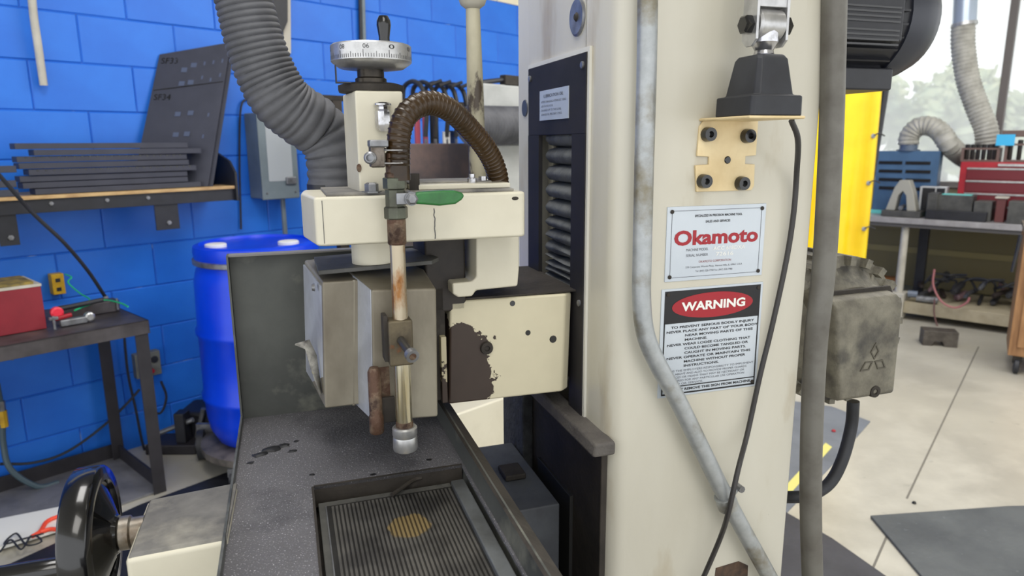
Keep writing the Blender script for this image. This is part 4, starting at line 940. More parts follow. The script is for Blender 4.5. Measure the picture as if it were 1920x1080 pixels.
MB().hexa([(gu0-.0052, g0+.001, 1.08), (gu0-.004, g0+.001, 1.08), (.0745, .969, 1.087), (.0728, .969, 1.087)], [(gu0+.0, g0+.001, 1.262), (gu0+.0012, g0+.001, 1.262), (.0835, .969, 1.2715), (.082, .969, 1.2715)]).build('step_side_skin', SIDEP, T)  # paler skin added over the step: the side face's brightness put into its colour
MB().cyl((.0725, .952, 1.088), (.0825, .952, 1.268), .0022, .0022, 8).build('step_bead', GUARD, T)
u, v, z = M.px(592, 531, v=.99); MB().lathe((.0305, .972, z-.002), (-1, 0, 0), [(.006, 0), (.0045, .004)], 12).build('side_screw', STEEL, T)
# peeling sticker hanging off the side
pts = [M.px(x, y, v=vv) for x, y, vv in ((556, 645, .985), (575, 655, .99), (590, 690, .97), (600, 740, .955))]
q = MB(); vs = []
for i, (x, y, vv) in enumerate(((553, 646, .985), (572, 654, .99), (583, 690, .975), (601, 742, .955))):
    wdt = (2, 16, 22, 6)[i]
    vs += [M.px(x, y, v=vv), M.px(x+wdt*.5, y-wdt*1.1, v=vv+.012)]
fs = [(2*i, 2*i+2, 2*i+3, 2*i+1) for i in range(3)]
o = q.add(vs, fs).build('peeling_sticker', mat('dirty_sticker', S(150, 148, 140), S(90, 88, 84), rough=.5, sc=60, c3=S(214, 196, 40), sc3=18, lo3=.58, hi3=.62), T, smooth=60)
s_ = o.modifiers.new('thick', 'SOLIDIFY'); s_.thickness = .0012
# wheel arbor visible below and flaky adhesive patch on guard
u, v, z = M.px(625, 610, v=.95)
MB().box(gu0-.001, gu0+.02, g0-.0008, g0+.002, 1.082, 1.155).build('rust_patch', RUST, T)

# ================================================================== COOLANT LINE
PV = .868; pu = .1305
def pz(y, v=PV): return M.px(748, y, v=v)[2]
T = thing('coolant_line', 'coolant nozzle line with brown hose, green lever and hanging steel pipe', 'coolant pipe', M.w(pu, PV, pz(848)))
pux = lambda y: M.px({340: 747, 600: 748, 850: 751}[y], y, v=PV)[0]
MB().cyl((pu, PV, pz(605)), (pu, PV, pz(455)), .0098, .0098, 24).build('upper_pipe', PIPEG, T)
MB().lathe((pu, PV, pz(458)), (0, 0, 1), [(.0108, 0), (.0118, .002), (.0118, pz(410)-pz(458)), ], 20).build('lower_adapter', RUST, T)
hx = MB().lathe((pu, PV, pz(410)), (0, 0, 1), [(.0135, 0), (.0148, .0015), (.0148, .014), (.0125, .016), (.0125, .036), (.0148, .038), (.0148, pz(332)-pz(410)-.001), (.013, pz(332)-pz(410))], 8).build('valve_body', HEXM, T, smooth=20)
MB().lathe((pu, PV, pz(333)), (0, 0, 1), [(.012, 0), (.0122, .005), (.0105, .007), (.0105, .03)], 20).build('hose_tail', RUST, T)
# lever
u, v, z = M.px(770, 372, v=PV-.015)
MB().cyl((u, PV-.022, z), (u, PV+.0, z), .0085, .0085, 16).build('lever_stem', STEEL, hx)
MB().lathe((u, PV-.022, z), (0, -1, 0), [(.0075, 0), (.0075, .004), (.005, .006)], 6).build('lever_nut', STEEL, hx, smooth=20)
e0, e1 = M.px(785, 372, v=PV-.018), M.px(870, 370, v=PV-.018)
gzt, gzb = M.px(785, 358, v=PV-.018)[2], M.px(785, 386, v=PV-.018)[2]
LV = [(e0[0]-.006, gzb+.003), (e0[0]+.025, gzb-.0005), (e1[0]-.012, gzb+.001), (e1[0]-.004, gzb+.006), (e1[0], (gzt+gzb)/2+.002), (e1[0]-.004, gzt-.003), (e1[0]-.012, gzt-.0005), (e0[0]+.03, gzt+.0), (e0[0], gzt-.001), (e0[0]-.006, gzt-.003)]
MB().front(LV, PV-.024, PV-.010).build('lever_handle', GREEN, T, bevel=.003, seg=3)
MB().box(u-.018, e0[0]+.002, PV-.019, PV-.015, z-.007, z+.007).build('lever_strap', STEEL, T, bevel=.001)
# hose: ribbed, over the tower's flank and down behind the housing
path = [(748, 338, PV), (747, 310, PV), (747, 275, PV), (750, 245, PV+.001), (760, 218, PV+.004), (780, 200, PV+.01), (805, 193, PV+.02), (832, 200, PV+.032), (858, 218, PV+.045), (882, 243, PV+.06), (905, 270, PV+.075), (922, 298, PV+.09), (932, 325, PV+.1), (936, 352, PV+.11)]
pw = smooth_path([M.w(*M.px(x, y, v=v)) for x, y, v in path], 14)
pw = resample(pw, .00082); n = len(pw)
rad = []
for i in range(n):
    s = i*.00082; base = .0143
    rad.append(base+(.0012*max(0, math.cos(2*math.pi*s/.0066))**4 if s > .018 else 0))
HO = MB().tube(pw, rad, 20).build('hose', HOSEB, T, smooth=80)
for y in (280, 304):
    a = M.w(pu-.001, PV, M.px(747, y, v=PV)[2]); ring = [a+(M.a*math.cos(t*math.pi/12)+M.b*math.sin(t*math.pi/12))*.0162+Vector((0, 0, .0008*math.sin(t*math.pi/12))) for t in range(25)]
    MB().tube(ring, .0011, 8, caps=False).build('clamp_wire', CHROME, T)
u, v, z = M.px(706, 292, v=PV-.004)
MB().box(u-.008, pu-.012, PV-.012, PV+.008, z-.014, z+.012).build('clamp_block', mat('dark_clamp', S(76, 68, 60), S(120, 112, 104), rough=.35, metal=.7, sc=60), T, bevel=.002)
MB().box(u-.009, u+.014, PV-.014, PV+.009, z+.010, z+.019).build('clamp_tab', STEEL, T, bevel=.002)
u, v, z = M.px(696, 296, v=PV-.015)
MB().lathe((u, PV-.012, z), (-.35, -1, 0), [(.0075, 0), (.0075, .006), (.0055, .008), (.004, .008), (.0038, .003), (0, .003)], 16).build('clamp_screw', STEEL, T)
# needle valve block, lower pipe and nozzle
vb0, vb1 = M.px(729, 636, v=PV-.012)[0], M.px(775, 636, v=PV-.012)[0]
MB().box(vb0, vb1, PV-.012, PV+.014, pz(682), pz(597)).build('valve_block', mat('grimy_valve_block', S(104, 94, 74), S(74, 66, 54), rough=.5, metal=.5, sc=30, c3=S(120, 76, 44), sc3=20, lo3=.6, hi3=.66, bump=.15), T, bevel=.003)
MB().box(vb0-.005, vb0+.001, PV-.004, PV+.02, pz(675), pz(590)).build('back_strap', DARKM, T, bevel=.001)
s0 = M.w(*M.px(752, 638, v=PV-.012)); s1 = M.w(*M.px(772, 666, v=PV-.05))
kn = MB().tube([s0, s1], .0055, 14).build('needle_stem', mat('dark_stem', S(86, 84, 82), rough=.35, metal=.7), T)
dd = (s1-s0).normalized()
MB().tube([s1-dd*.004, s1+dd*.004], .0085, 16).build('stem_knob', STEEL, kn)
MB().tube([s1+dd*.004, s1+dd*.0045], .0045, 12).build('stem_bore', RUST, kn)
MB().cyl((pu-.0, PV, pz(795)), (pu, PV, pz(680)), .0108, .0108, 24).build('lower_pipe', mat('bright_stained_pipe', S(206, 202, 184), S(176, 160, 116), rough=.18, metal=.85, sc=14, lo=.45, hi=.7, st=(2, 2, .5)), T)
MB().cyl((pu, PV, pz(805)), (pu, PV, pz(790)), .0118, .0112, 20).build('pipe_end_collar', RUST, T)
MB().lathe((pu, PV, pz(846)), (0, 0, 1), [(.0125, 0), (.0158, .002), (.0165, .005), (.0162, .019), (.0155, .021), (.0165, .024), (.0165, pz(800)-pz(846)-.002), (.0145, pz(800)-pz(846))], 28).build('nozzle', ALU, T)
# rusty side rod
u = M.px(705, 740, v=PV+.01)[0]
MB().lathe((u, PV+.02, pz(806, PV+.02)), (0, 0, 1), [(.0085, 0), (.0098, .002), (.0098, .024), (.0088, .026), (.0088, pz(684, PV+.02)-pz(806, PV+.02)-.006), (.006, pz(684, PV+.02)-pz(806, PV+.02))], 16).build('side_rod', RUST, T, smooth=40)
MB().box(u+.004, pu-.008, PV+.024, PV+.03, pz(792, PV+.02), pz(745, PV+.02)).build('rod_web', DARKM, T, bevel=.001)

# ================================================================== big dust hose
path = [(440, -60, 1.12), (462, 20, 1.12), (478, 80, 1.12), (500, 140, 1.12), (530, 190, 1.12), (570, 222, 1.13), (602, 245, 1.14), (622, 280, 1.14), (628, 315, 1.14), (630, 350, 1.14)]
rr_px = [40, 42, 43, 45, 50, 48, 45, 42, 42, 42]
pw = smooth_path([M.w(*M.px(x, y, v=v)) for x, y, v in path], 12)
pr = []
tot = len(pw)
pw2 = resample(pw, .0022); n = len(pw2)
for i in range(n):
    s = i*.0022; f_ = i/n
    base = (.036+.006*min(1, f_/.5)) if f_ < .72 else .040
    per = .0088 if f_ < .62 else .017
    pr.append(base+(.0028 if f_ < .62 else .0036)*(abs(math.sin(math.pi*s/per)))**.7)
DH = thing('dust_hose', 'large ribbed grey dust extraction hose curving down behind the wheel head', 'hose', pw2[-1])
MB().tube(pw2, pr, 28).build('duct', HOSEK, DH, smooth=80)
MB().cyl((M.px(628, 345, v=1.14)[0], 1.14, hz1-.03), (M.px(628, 345, v=1.14)[0], 1.14, hz1+.004), .043, .043, 28).build('inlet_collar', BLK, DH)

# lever pole behind the head
p0 = M.px(896, 345, v=1.12); p1 = M.px(886, 0, v=1.10)
TT = thing('lever_pole', 'worn cream lever rod with a round knob rising behind the wheel head', 'lever', M.w(*p0))
a, b = M.w(*p0), M.w(*p1)
MB().tube([a, a.lerp(b, .5), b], [.0145, .0135, .0108], 20).build('rod', mat('worn_cream_rod', S(186, 180, 156), S(150, 144, 124), rough=.45, sc=12, st=(1, 1, .5), c3=S(74, 64, 54), sc3=24, lo3=.54, hi3=.6), TT, smooth=60)
MB().lathe((p1[0], p1[1], p1[2]-.013), (0, 0, 1), [(.011, 0), (.019, .006), (.0225, .016), (.022, .028), (.014, .038), (0, .04)], 24).build('knob', GW, TT, smooth=60)
MB().tube([a-Vector((0, 0, .13)), a], .0145, 16).build('socket', CREAM, TT)

# ================================================================== TABLE, TRAY AND CHUCK
TZ = 1.0; L0, R0, E0 = -.091, .238, 1.18
T = thing('worktable', 'dust-covered grinder table tray with splash guards around the chuck', 'machine table', M.w(.07, .8, TZ-.1))
ou0, ou1, oe = .010, .214, .896                    # opening around the chuck
q = MB()
q.box(L0, ou0, .3, E0, TZ-.004, TZ); q.box(ou1, R0-.02, .3, E0, TZ-.004, TZ); q.box(ou0, ou1, oe, E0, TZ-.004, TZ)
q.build('dusty_cover', DUST, T)
q = MB(); q.box(ou0-.003, ou0, .3, oe, TZ-.03, TZ+.001); q.box(ou0, ou1, oe, oe+.003, TZ-.03, TZ+.001); q.build('opening_lip', DARKM, T)
MB().box(L0-.003, L0, .3, E0, TZ-.04, TZ+.014).build('left_lip', mat('bright_worn_edge', S(110, 112, 108), S(70, 72, 70), rough=.5, metal=.3, sc=20), T)
MB().hexa([(R0-.024, .3, TZ-.04), (R0-.0215, .3, TZ-.04), (R0-.0215, E0, TZ-.04), (R0-.024, E0, TZ-.04)], [(R0-.018, .3, TZ+.035), (R0-.0155, .3, TZ+.035), (R0-.0155, E0, TZ+.035), (R0-.018, E0, TZ+.035)]).build('right_guard', GUARDD, T)
MB().hexa([(R0-.0215, .3, TZ+.033), (R0+.002, .3, TZ+.02), (R0+.002, E0, TZ+.02), (R0-.0215, E0, TZ+.033)], [(R0-.0185, .3, TZ+.035), (R0+.002, .3, TZ+.022), (R0+.002, E0, TZ+.022), (R0-.0185, E0, TZ+.035)]).build('guard_top_flange', DARKM, T)
MB().box(L0, R0-.02, E0, E0+.003, TZ-.04, 1.277).build('end_guard', GUARDD, T)
MB().box(L0, R0-.05, E0-.02, E0+.003, 1.277, 1.2795).build('end_guard_flange', mat('flange_grey', S(120, 118, 114), rough=.5), T)
MB().box(L0-.003, L0, E0-.022, E0+.003, TZ+.013, 1.2795).build('end_guard_return', GUARDD, T)
MB().box(L0+.03, R0-.05, .2, 1.15, TZ-.11, TZ-.045).build('table_casting', DARKM, T, bevel=.004)
MB().box(L0+.05, .19, .35, 1.1, TZ-.6, TZ-.115).build('saddle', DARKM, T, bevel=.004)
# caked grime lumps on the cover
for x, y, s in ((512, 842, 1), (532, 836, .7), (490, 852, .8), (548, 846, .5), (470, 868, .4), (555, 828, .35), (585, 890, .3), (700, 890, .3), (805, 862, .3)):
    u, v, _ = M.px(x, y, z=TZ); mb = MB(); pts = []
    ring = []
    nn_ = 9
    for j, (rr_, h_) in enumerate(((.012, 0), (.008, .0022), (.003, .003))):
        for k in range(nn_):
            t = 2*math.pi*k/nn_; r_ = rr_*s*random.uniform(.6, 1.3); ring.append((u+math.cos(t)*r_*1.2, v+math.sin(t)*r_, TZ+h_*s))
    fs = [(j*nn_+k, j*nn_+(k+1) % nn_, (j+1)*nn_+(k+1) % nn_, (j+1)*nn_+k) for j in range(2) for k in range(nn_)]+[tuple(range(2*nn_, 3*nn_))]
    mb.add(ring, fs).build('grime_lump', mat('wet_grime', S(24, 24, 28), rough=.5), T)
# chuck
CZ = .985
T = thing('magnetic_chuck', 'magnetic chuck with fine laminated strips lying in the tray opening', 'magnetic chuck', M.w(.11, .7, CZ-.06))
cu0, cu1, ce = .024, .192, .868
FRM = mat('chuck_frame_steel', S(112, 112, 108), S(88, 88, 86), rough=.45, metal=.4, sc=16, c3=S(60, 58, 54), sc3=20, lo3=.6, hi3=.66)
MB().box(cu0-.010, cu1+.001, .42, ce+.016, CZ-.06, CZ-.003).build('body', FRM, T, bevel=.001)
MB().box(cu0-.0015, cu0, .42, ce, CZ-.004, CZ).build('edge_strip', STEEL, T)
MB().box(cu1, cu1+.019, .42, ce+.005, CZ-.06, CZ+.006).build('side_rail', mat('rail_steel', S(120, 124, 126), S(90, 92, 92), rough=.45, metal=.3, sc=12), T, bevel=.002)
npitch = 30; w_ = (cu1-cu0-.012)/npitch
MB().box(cu0, cu1, .42, ce, CZ-.004, CZ-.0008).build('gap_filler', CH2, T)
first = None
for k in range(npitch+1):
    a = cu0+.006+k*w_
    if first is None:
        first = MB().box(a, a+w_*.55, .42, ce-.004, CZ-.002, CZ).build('lamination', CH1, T)
    else:
        c = copy_part(first, T, M.a*(k*w_))
# hole junk behind the chuck: a hook wire and rag
MB().tube(smooth_path([M.w(*M.px(x, y, z=CZ+.004)) for x, y in ((735, 928), (758, 912), (775, 900), (790, 896))], 4), .003, 8).build('bent_hook', DARKM, label='small dark bent hook lying in the gap behind the chuck', cat='hook')

# saddle front: feed housing and hand wheel
T = thing('feed_housing', 'cream feed gearbox with a dirty grey top, left of the tray', 'gearbox', M.w(-.15, .95, .5))
FZ = 1.01
tp = [M.px(x, y, z=FZ)[:2] for x, y in ((232, 1046), (425, 1010), (445, 902), (275, 935))]
dn = [(x+.0, y+.0) for x, y in tp]
print('feed', tp)
MB().hexa([(a, b, .62) for a, b in dn], [(a, b, FZ-.002) for a, b in tp]).build('housing', CREAM, T, bevel=.007)
MB().hexa([(a+(.003 if i in (0, 3) else 0), b+(.003 if i < 2 else -.003), FZ-.004) for i, (a, b) in enumerate(tp)], [(a+(.006 if i in (0, 3) else 0), b+(.006 if i < 2 else -.006), FZ+.0006) for i, (a, b) in enumerate(tp)]).build('dirty_top', TOPD, T, bevel=.001)
MB().box(-.16, L0+.1, .75, .95, .5, .78).build('saddle_arm', DARKM, T)
wv = .862; wz = M.px(190, 1006, v=wv)[2]; wu = M.px(172, 1000, v=wv)[0]; wr = M.px(150, 887, v=wv)[2]-wz
print('wheel', wu, wv, wz, wr)
T = thing('black_handwheel', 'glossy black handwheel on a steel shaft at the lower left', 'handwheel', M.w(wu, wv, wz-wr))
hubu = M.px(222, 985, v=wv)[0]; shu = M.px(236, 985, v=wv)[0]
# rim (torus) + dish with holes approximated as spokes
q = MB(); ns = 56; vs = []; fs = []
rp = [(-.015, wr-.003), (-.012, wr), (.012, wr), (.015, wr-.003), (.016, wr-.018), (.010, wr-.022), (-.010, wr-.022), (-.015, wr-.018)]; nt_ = len(rp)
for i in range(ns):
    t = 2*math.pi*i/ns
    for du, r_ in rp: vs.append((wu+du, wv+r_*math.cos(t), wz+r_*math.sin(t)))
for i in range(ns):
    for j in range(nt_): fs.append((i*nt_+j, ((i+1) % ns)*nt_+j, ((i+1) % ns)*nt_+(j+1) % nt_, i*nt_+(j+1) % nt_))
q.add(vs, fs).build('rim', BLKG, T, smooth=45)
rm = wr*.66; fr_ = (wr-.02-rm)/(wr-.02-.022)
MB().lathe((wu+.006, wv, wz), (1, 0, 0), [(rm+.001, (hubu-wu-.012)*fr_), (.026, hubu-wu-.010), (.024, hubu-wu-.016), (rm, (hubu-wu-.012)*fr_-.005)], 48).build('dish', BLKG, T, smooth=60)
for k in range(3):
    t0_ = R(75+120*k); hw_ = R(47)
    seg_ = 8; lo = []; 
    q = MB(); vs = []; fs = []
    for i in range(seg_+1):
        t = t0_-hw_+2*hw_*i/seg_
        for r_, du in ((wr-.018, .006), (.022, hubu-wu-.006)):
            rr_ = r_
            vs += [(wu+du-.003, wv+rr_*math.cos(t), wz+rr_*math.sin(t)), (wu+du+.004, wv+rr_*math.cos(t), wz+rr_*math.sin(t))]
    for i in range(seg_):
        a = i*4; b = a+4
        fs += [(a, b, b+2, a+2), (a+1, a+3, b+3, b+1), (a, a+1, b+1, b), (a+2, b+2, b+3, a+3)]
    fs += [(0, 2, 3, 1), (seg_*4, seg_*4+1, seg_*4+3, seg_*4+2)]
    q.add(vs, fs).build('web', BLKG, T, smooth=50)
MB().lathe((wu+.0, wv, wz), (1, 0, 0), [(.016, 0), (.024, .004), (.026, hubu-wu-.006), (.022, hubu-wu)], 24).build('hub', BLKG, T)
MB().lathe((hubu, wv, wz), (1, 0, 0), [(.017, 0), (.02, .002), (.02, .012), (.017, .014), (.017, shu-hubu+.02)], 24).build('shaft', mat('worn_shaft', S(160, 154, 144), S(110, 96, 80), rough=.35, metal=.7, sc=30), T)
hz_ = M.px(60, 1064, v=wv-.02)[2]
ha = M.px(-40, 1072, v=wv-.03)[0]
MB().lathe((wu, wv-.03, hz_-.001), (-1, 0, 0), [(.008, 0), (.0085, .01), (.012, .016), (.0135, .05), (.0135, wu-ha)], 20).build('crank_handle', BLKG, T, smooth=60)

# machine bed seen between tray and column
T = thing('machine_bed', 'dark greasy machine bed between the table and the column', 'machine bed', M.w(.35, 1.3, 0))
MB().box(.25, CU-.032, 1.0, 1.262, 0, .85).build('bed_casting', mat('bed_grey', S(76, 80, 86), S(60, 62, 68), rough=.7, sc=10, bump=.3), T, bevel=.003)
u, v, z = M.px(958, 900, v=1.1)
MB().box(u-.01, u+.03, 1.1, 1.15, .851, .862).build('stop_block', DARKM, T, bevel=.003)
MB().box(-.2, .25, .6, 1.15, 0, .55).build('bed_base', DARKM, T, bevel=.01)

# ================================================================== BEHIND THE HEAD: clamps and a grey machine near the blue wall
CL = .55
ctop = W(800, 165, CL)
rt = thing('clamp_rail', 'dark horizontal rail carrying the row of dark clamps by the blue wall', 'rail', FW_.w(ctop[0], -CL, ctop[2]-.05))
ra0, ra1 = W(758, 200, CL)[0], W(885, 200, CL)[0]; rz = W(800, 190, CL)[2]
MB(FW_).box(ra0-.5, ra1+.05, -CL-.012, -CL+.012, rz-.02, rz+.005).build('rail', DARKM, rt, bevel=.002)
MB(FW_).box(ra0-.45, ra0-.4, -CL-.02, -CL+.02, 0, rz-.02).build('post', DARKM, rt)
MB(FW_).box(ra1, ra1+.05, -CL-.02, -CL+.02, 0, rz-.02).build('post', DARKM, rt)
def clamp(x, y, sc, lb):
    a, b, z = W(x, y, CL)
    t = thing('bar_clamp', lb, 'clamp', FW_.w(a, -CL, rz-.2), 'dark clamps hanging behind the wheel head')
    # C shaped arch hooked over the rail, facing the room
    pts = [(-.10, -.20), (-.115, -.08), (-.10, .02), (-.06, .07), (0, .085), (.06, .06), (.075, .0)]
    pth = smooth_path([FW_.w(a, -CL+yy*sc, rz+.012+zz*sc) for yy, zz in pts], 5)
    MB(FG).tube(pth, .0125, 8).build('frame', mat('dark_clamp_iron', S(70, 70, 70), S(44, 44, 44), rough=.5, metal=.4), t)
    MB(FW_).cyl((a, -CL-.14, rz+.07), (a+.11, -CL-.11, rz+.10), .010, .010, 8).build('screw', BLK, t)
    MB(FW_).cyl((a+.002, -CL-.10, rz-.2), (a+.002, -CL-.10, rz-.40), .008, .008, 8).build('bar', STEEL, t)
for x, lb in ((772, 'leftmost of the dark clamps on the rail behind the brown hose'), (790, 'second dark clamp from the left on the rail behind the brown hose'), (812, 'third dark clamp from the left on the rail behind the brown hose'),
              (830, 'fourth dark clamp from the left on the rail behind the brown hose'), (848, 'rightmost of the dark clamps, next to the lever rod')):
    clamp(x, 180, 1, lb)
def hang(x, y0, y1, w_, m, name, lb, cat, b=.5):
    a, _, z1 = W(x, y0, b); z0 = W(x, y1, b)[2]; a1 = W(x+w_, y0, b)[0]
    MB(FW_).box(a, a1, -b-.012, -b, z0, z1).build(name, m, bevel=.002, label=lb, cat=cat)
CL2 = .62
hang(776, 222, 272, 9, mat('faded_pink_red', S(176, 84, 100), rough=.5), 'red_bar', 'pinkish red bar hanging below the clamps, left one', 'bar', CL2)
hang(791, 215, 272, 8, mat('faded_pink_red', S(0, 0, 0)), 'red_bar', 'pinkish red bar hanging below the clamps, right one', 'bar', CL2)
hang(805, 215, 272, 14, BLK, 'black_bar', 'black bar hanging beside the red ones under the clamps', 'bar', CL2)
hang(829, 247, 272, 12, FLWHITE, 'paper_tag', 'small white paper tag seen under the brown hose', 'tag', CL2+.02)
hang(842, 245, 272, 13, mat('navy_cloth', S(30, 52, 96), rough=.7), 'blue_bin', 'small navy blue bin beside the white paper tag', 'bin', CL2)
a, _, z = W(852, 205, .7); q = MB(FG)
c = FW_.w(a, -.7, z); vs = []
rndb = random.Random(5)
MB(FG).tube([c+Vector((-.02, 0, .05)), c+Vector((-.01, .01, .02)), c+Vector((.01, 0, -.03)), c+Vector((.04, 0, -.07))], [.012, .028, .03, .02], 9).build('plastic_bag', mat('pale_plastic_bag', S(190, 200, 232), rough=.3), label='crumpled pale plastic bag by the rightmost clamp', cat='bag')
# brown steel plate below
b_ = .85
a0, a1 = W(735, 300, b_)[0], W(905, 300, b_)[0]; z1 = W(820, 269, b_)[2]
rt = thing('brown_cabinet', 'low brownish steel cabinet behind the wheel head housing', 'cabinet', FW_.w((a0+a1)/2, -b_, 0))
MB(FW_).box(a0, a1, -b_, -b_+.06, .03, z1).build('body', mat('brown_worn_steel', S(92, 84, 84), S(124, 104, 98), rough=.5, metal=.3, sc=3, lo=.45, hi=.6), rt, bevel=.004)
MB(FW_).box(a0+.02, a1-.02, -b_-.004, -b_, .08, z1-.3).build('door', mat('brown_worn_steel', BROWN), rt)
MB(FW_).box(a0, a1, -b_+.0, -b_+.05, 0, .03).build('plinth', BLK, rt)
# grey machine cover to the right of the lever rod
b_ = 1.1
def wz_(y, x=940): return W(x, y, b_)[2]
a0, a1 = W(908, 250, b_)[0], W(1010, 250, b_)[0]
rt = thing('grey_machine', 'light grey machine with a dark hose across it, between lever rod and column', 'machine', FW_.w((a0+a1)/2, -b_, 0))
MB(FW_).box(a0, a1, -b_, -b_+.05, .0, wz_(158)).build('cover', mat('light_grey_enamel', S(176, 178, 176), S(160, 162, 160), rough=.45), rt, bevel=.01)
MB(FW_).box(W(925, 300, b_+.1)[0], a1, -b_-.1, -b_-.05, .1, W(940, 272, b_+.1)[2]).build('lower_box', mat('light_grey_enamel', BROWN), rt, bevel=.006)
MB(FW_).box(W(948, 150, b_)[0], a1, -b_, -b_+.04, wz_(158), wz_(139)).build('top_bracket', DARKM, rt, bevel=.003)
MB(FW_).cyl((a0, -b_+.02, wz_(157)), (W(960, 140, b_)[0], -b_+.02, wz_(146)), .012, .012, 8).build('top_rod', BLK, rt)
p = [FW_.w(a0-.26, -b_-.165, wz_(239)), FW_.w(a0-.12, -b_-.16, wz_(238)), FW_.w(a0+.1, -b_-.15, wz_(236)), FW_.w(a1-.1, -b_-.14, wz_(232)), FW_.w(a1+.3, -b_-.1, wz_(225))]
pp = resample(smooth_path(p, 20), .01)
MB(FG).tube(pp, [.082+(.006 if i % 2 else 0) for i in range(len(pp))], 20).build('dark_duct', HOSEK, rt)

# cream machine base on the floor behind the tray
x0, y0, _ = FG.px(840, 830, z=.0)
q = [FG.px(x, y, z=.30)[:2] for x, y in ((790, 800), (975, 735), (1010, 700), (800, 700))]
rt = MB(FG).plan(q, 0, .30).build('cream_base', CREAM, bevel=.01, label='cream machine base seen under the slide block behind the tray', cat='machine base')

# ================================================================== THE WINDOW SIDE
# yellow welding curtain on a dark stand
CY = 4.3
tl, tr, br, bl_ = [Vector(FG.w(*FG.px(x, y, v=CY))) for x, y in ((1480, 96), (1656, 128), (1612, 560), (1440, 560))]
q = MB(FG); vs = []; nx, nz_ = 30, 12
for j in range(nz_+1):
    for i in range(nx+1):
        s, t = i/nx, j/nz_
        p = bl_.lerp(br, s).lerp(tl.lerp(tr, s), t); p = p+Vector((0, .02*math.sin(s*17+1.5*t)+.012*math.sin(s*31), 0)); vs.append(p)
q.add(vs, [(j*(nx+1)+i, j*(nx+1)+i+1, (j+1)*(nx+1)+i+1, (j+1)*(nx+1)+i) for j in range(nz_) for i in range(nx)], True)
rt = thing('welding_curtain', 'bright yellow curtain hanging behind the column on a dark pole', 'curtain', (bl_+br)/2-Vector((0, 0, (bl_.z+br.z)/2)))
o = q.build('cloth', YEL, rt, smooth=60); sm = o.modifiers.new('thick', 'SOLIDIFY'); sm.thickness = .004
for k in range(5):
    p = br.lerp(tr, .12+.2*k)+Vector((-.035, -.03, 0))
    MB(FG).lathe(tuple(p), (0, -1, 0), [(.012, 0), (.014, .003), (.007, .004)], 12).build('grommet', STEEL, rt)
    MB(FG).tube(smooth_path([p, p+Vector((.03, -.01, .015)), p+Vector((.07, 0, 0))], 4), .004, 6).build('tie', BLK, rt)
pa, pb_ = Vector(FG.w(*FG.px(1668, 120, v=CY+.03))), Vector(FG.w(*FG.px(1604, 520, v=CY+.03)))
dr = (pa-pb_).normalized()
foot_ = pb_-dr*(pb_.z/dr.z)
MB(FG).tube([foot_, pa+dr*.4], .02, 10).build('pole', BLK, rt)
MB(FG).tube([pa+dr*.38, pa+dr*.38+Vector((-1.0, 0, 0))], .015, 10).build('top_bar', BLK, rt)
MB(FG).box(foot_.x-.25, foot_.x+.25, foot_.y-.02, foot_.y+.02, 0, .03).build('foot', BLK, rt, bevel=.003)

# bench
bz = .838
T = thing('long_workbench', 'long metal topped workbench under the window with a lower shelf', 'workbench', FB.w(.6, .4, 0))
a_l = -.62; a_r = 2.6
MB(FB).box(a_l, a_r, 0, .85, bz-.045, bz).build('top', mat('bench_top_steel', S(168, 166, 168), S(140, 138, 140), rough=.35, metal=.2, sc=6), T, bevel=.003)
MB(FB).box(a_l+.02, a_r, .02, .05, bz-.075, bz-.045).build('front_rail', mat('bench_rail', S(92, 90, 90), rough=.5), T)
la = FB.px(1690, 500, v=.08)[0]
MB(FB).cyl((la, .08, .2), (la, .08, bz-.045), .032, .028, 14).build('leg', GW, T)
MB(FB).box(la-.1, la+.06, .0, .16, 0, .22).build('leg_foot', GW, T, bevel=.01)
for i in range(3): MB(FB).lathe((la-.05+.05*(i % 2), -.002, .06+.05*i), (0, -1, 0), [(.009, 0), (.008, .002)], 10).build('foot_hole', BLK, T)
lb_ = FB.px(1730, 470, v=.45)[0]
MB(FB).box(lb_-.035, lb_+.035, .42, .48, 0, bz-.045).build('leg', BLK, T)
MB(FB).box(2.2, 2.27, .05, .12, 0, bz-.045).build('leg', GW, T)
sz_ = FB.px(1800, 578, v=.05)[2]; sz0 = FB.px(1800, 600, v=.05)[2]; print('bshelf', sz_, sz0)
MB(FB).box(la+.06, a_r, .03, .7, sz0, sz_).build('lower_shelf', mat('tan_shelf', S(170, 160, 136), S(150, 140, 116), rough=.6), T, bevel=.003)
MB(FB).box(a_l, a_r, .80, .83, .45, .50).build('back_rail', OLIVE, T)
MB(FB).box(a_l, a_r, .81, .83, .15, bz-.1).build('back_panel', mat('shaded_tan_panel', S(122, 112, 76), rough=.6), T)  # darker copy of the tan: shade under the bench put into the colour
